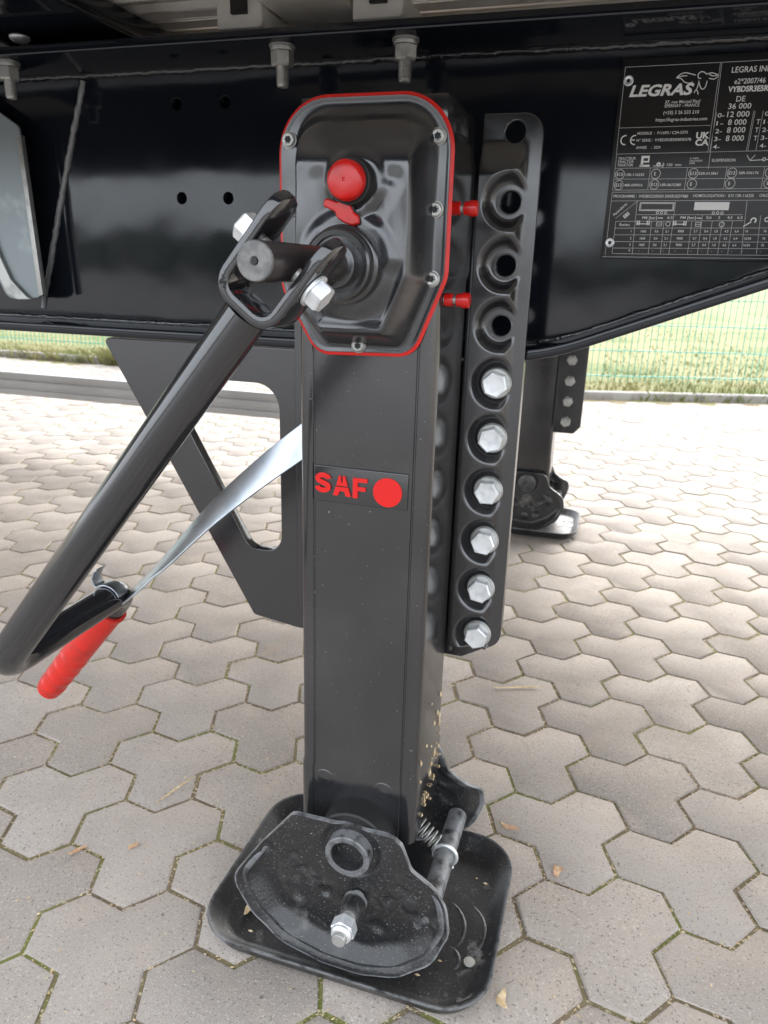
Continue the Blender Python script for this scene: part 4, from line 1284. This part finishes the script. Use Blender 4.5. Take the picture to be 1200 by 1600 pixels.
for i, p in enumerate(hk):
    tg = (hk[min(i + 1, len(hk) - 1)] - hk[max(i - 1, 0)]).normalized()
    wd = Vector((0, 1, 0)); nr = tg.cross(wd)
    loops.append([p - wd * .009 - nr * .0010, p + wd * .009 - nr * .0010, p + wd * .009 + nr * .0010, p - wd * .009 + nr * .0010])
MB().loft(loops).build('strap_hook', M['strap'], sp, bevel=.0004, smooth=60)

# ================================================================== SMALL DEBRIS
rd = random.Random(9)
def scrap(name, x, y, z, l, w, rot, mat, label, cat, curl=.25, tilt=0.0):
    n_s = 6; lp = []
    c_, s2 = math.cos(rot), math.sin(rot)
    for i in range(n_s + 1):
        t = i / n_s - .5
        ww = w * (1 - (2 * abs(t)) ** 2.2) * .5 + w * .06
        cz = curl * l * (t * t) + .0016 + tilt * (t + .5) * l
        bx_ = t * l; by_ = math.sin(t * 5 + rot) * w * .35
        row = [(bx_, by_ - ww, cz), (bx_, by_ + ww, cz), (bx_, by_ + ww * .8, cz + .0012), (bx_, by_ - ww * .8, cz + .0012)]
        lp.append([Vector((x + a * c_ - b * s2, y + a * s2 + b * c_, z + q)) for a, b, q in row])
    o = MB().loft(lp).build(name, mat, smooth=50)
    return tag(o, label, cat)
scrap('wood_chip', -.3830, .6880, .0118, .030, .009, 1.2, M['chip'], 'pale curled wood chip in the left of the foot pan, front one', 'wood chip')
scrap('wood_chip', -.3930, .7350, .0118, .024, .009, 1.5, M['chip'], 'pale wood chip in the left of the foot pan, rear one', 'wood chip')
scrap('dry_leaf', .0090, .9010, .0010, .020, .014, .7, M['leaf'], 'small tan leaf scrap on a stone right of the foot pan', 'leaf scrap', .3)
scrap('dry_leaf', -.0720, .9700, .0010, .032, .010, -.4, M['leaf'], 'tan leaf scrap in the joint just behind the foot pan corner', 'leaf scrap')
scrap('dry_leaf', -.0370, .6750, .0010, .026, .011, 1.9, M['chip'], 'pale chip on the stone touching the right pan rim', 'leaf scrap')
scrap('twig', -.6150, .8650, .0010, .075, .0034, 1.15, M['chip'], 'thin pale straw lying across a joint left of the foot', 'straw', .05, .12)
scrap('dry_leaf', -.6800, .7050, .0010, .030, .006, .9, M['leaf'], 'orange-brown curled leaf stalk at the left picture edge', 'leaf scrap')
scrap('dry_leaf', -.6080, .7400, .0010, .014, .010, 0.2, M['leaf'], 'small orange leaf fleck by a mossy joint left of the pan', 'leaf scrap')
scrap('twig', -.1150, 1.3900, .0010, .11, .0045, .35, M['chip'], 'pale straw on the stone right of the mounting plate bottom', 'straw', .05)
# crumbs: countless
cv = MB()
def crumb(x, y, z, s_):
    a = rd.uniform(0, 6.28); l = s_ * rd.uniform(.7, 1.8); w = s_ * rd.uniform(.4, .8); hgt = s_ * .4
    c_, s2 = math.cos(a), math.sin(a)
    q = [(-l, 0), (0, -w), (l, 0), (0, w)]
    cv.add([(x + p[0] * c_ - p[1] * s2, y + p[0] * s2 + p[1] * c_, z) for p in q] + [(x, y, z + hgt)], [(0, 1, 4), (1, 2, 4), (2, 3, 4), (3, 0, 4)])
for i in range(2600):
    x = rd.uniform(-1.6, .9); y = rd.uniform(.35, 2.2)
    crumb(x, y, .0004, rd.choice((.0010, .0013, .0016, .0022)))
# more of them caught in the joints
for i in range(3800):
    a = rd.randint(-8, 8); b = rd.randint(-8, 8); k = rd.randrange(12)
    c = A0 + PV * (3 * a) + RV * (3 * b) + CEN
    p = c + tri[k].lerp(tri[(k + 1) % 12], rd.random())
    if -1.8 < p.x < 1.1 and .3 < p.y < 2.6: crumb(p.x + rd.gauss(0, .002), p.y + rd.gauss(0, .002), -.0026 + rd.uniform(0, .0015), rd.choice((.0014, .0018, .0026)))
tag(cv.build('chaff', M['chip'], smooth=0), 'tiny pale wood crumbs strewn over the stones and joints', 'chaff', kind='stuff')
# chips stuck to the leg's side
cs = MB()
for i in range(34):
    y = rd.uniform(.715, .832); z = .175 + abs(rd.gauss(0, .075)); l = rd.choice((.002, .003, .004, .007)); w = l * rd.uniform(.25, .5); a = rd.gauss(1.5, .4)
    if z > .40: z = rd.uniform(.2, .34)
    q = [(-l, 0), (0, -w), (l, 0), (0, w)]
    vs = [(-.1645, y + p[0] * math.cos(a) - p[1] * math.sin(a), z + p[0] * math.sin(a) + p[1] * math.cos(a)) for p in q]
    cs.add(vs + [(-.1625, y, z)], [(0, 1, 4), (1, 2, 4), (2, 3, 4), (3, 0, 4)])
for i in range(16):
    x = rd.uniform(-.42, -.08); y = rd.uniform(.64, .89); s_ = rd.choice((.002, .003, .004))
    cs.add([(x - s_, y, .0125), (x, y - s_ * .5, .0125), (x + s_, y, .0125), (x, y + s_ * .5, .0125), (x, y, .0145)], [(0, 1, 4), (1, 2, 4), (2, 3, 4), (3, 0, 4)])
tag(cs.build('sawdust', M['chip'], smooth=0), 'yellowish wood flecks stuck to the leg side and foot pan', 'sawdust', kind='stuff')
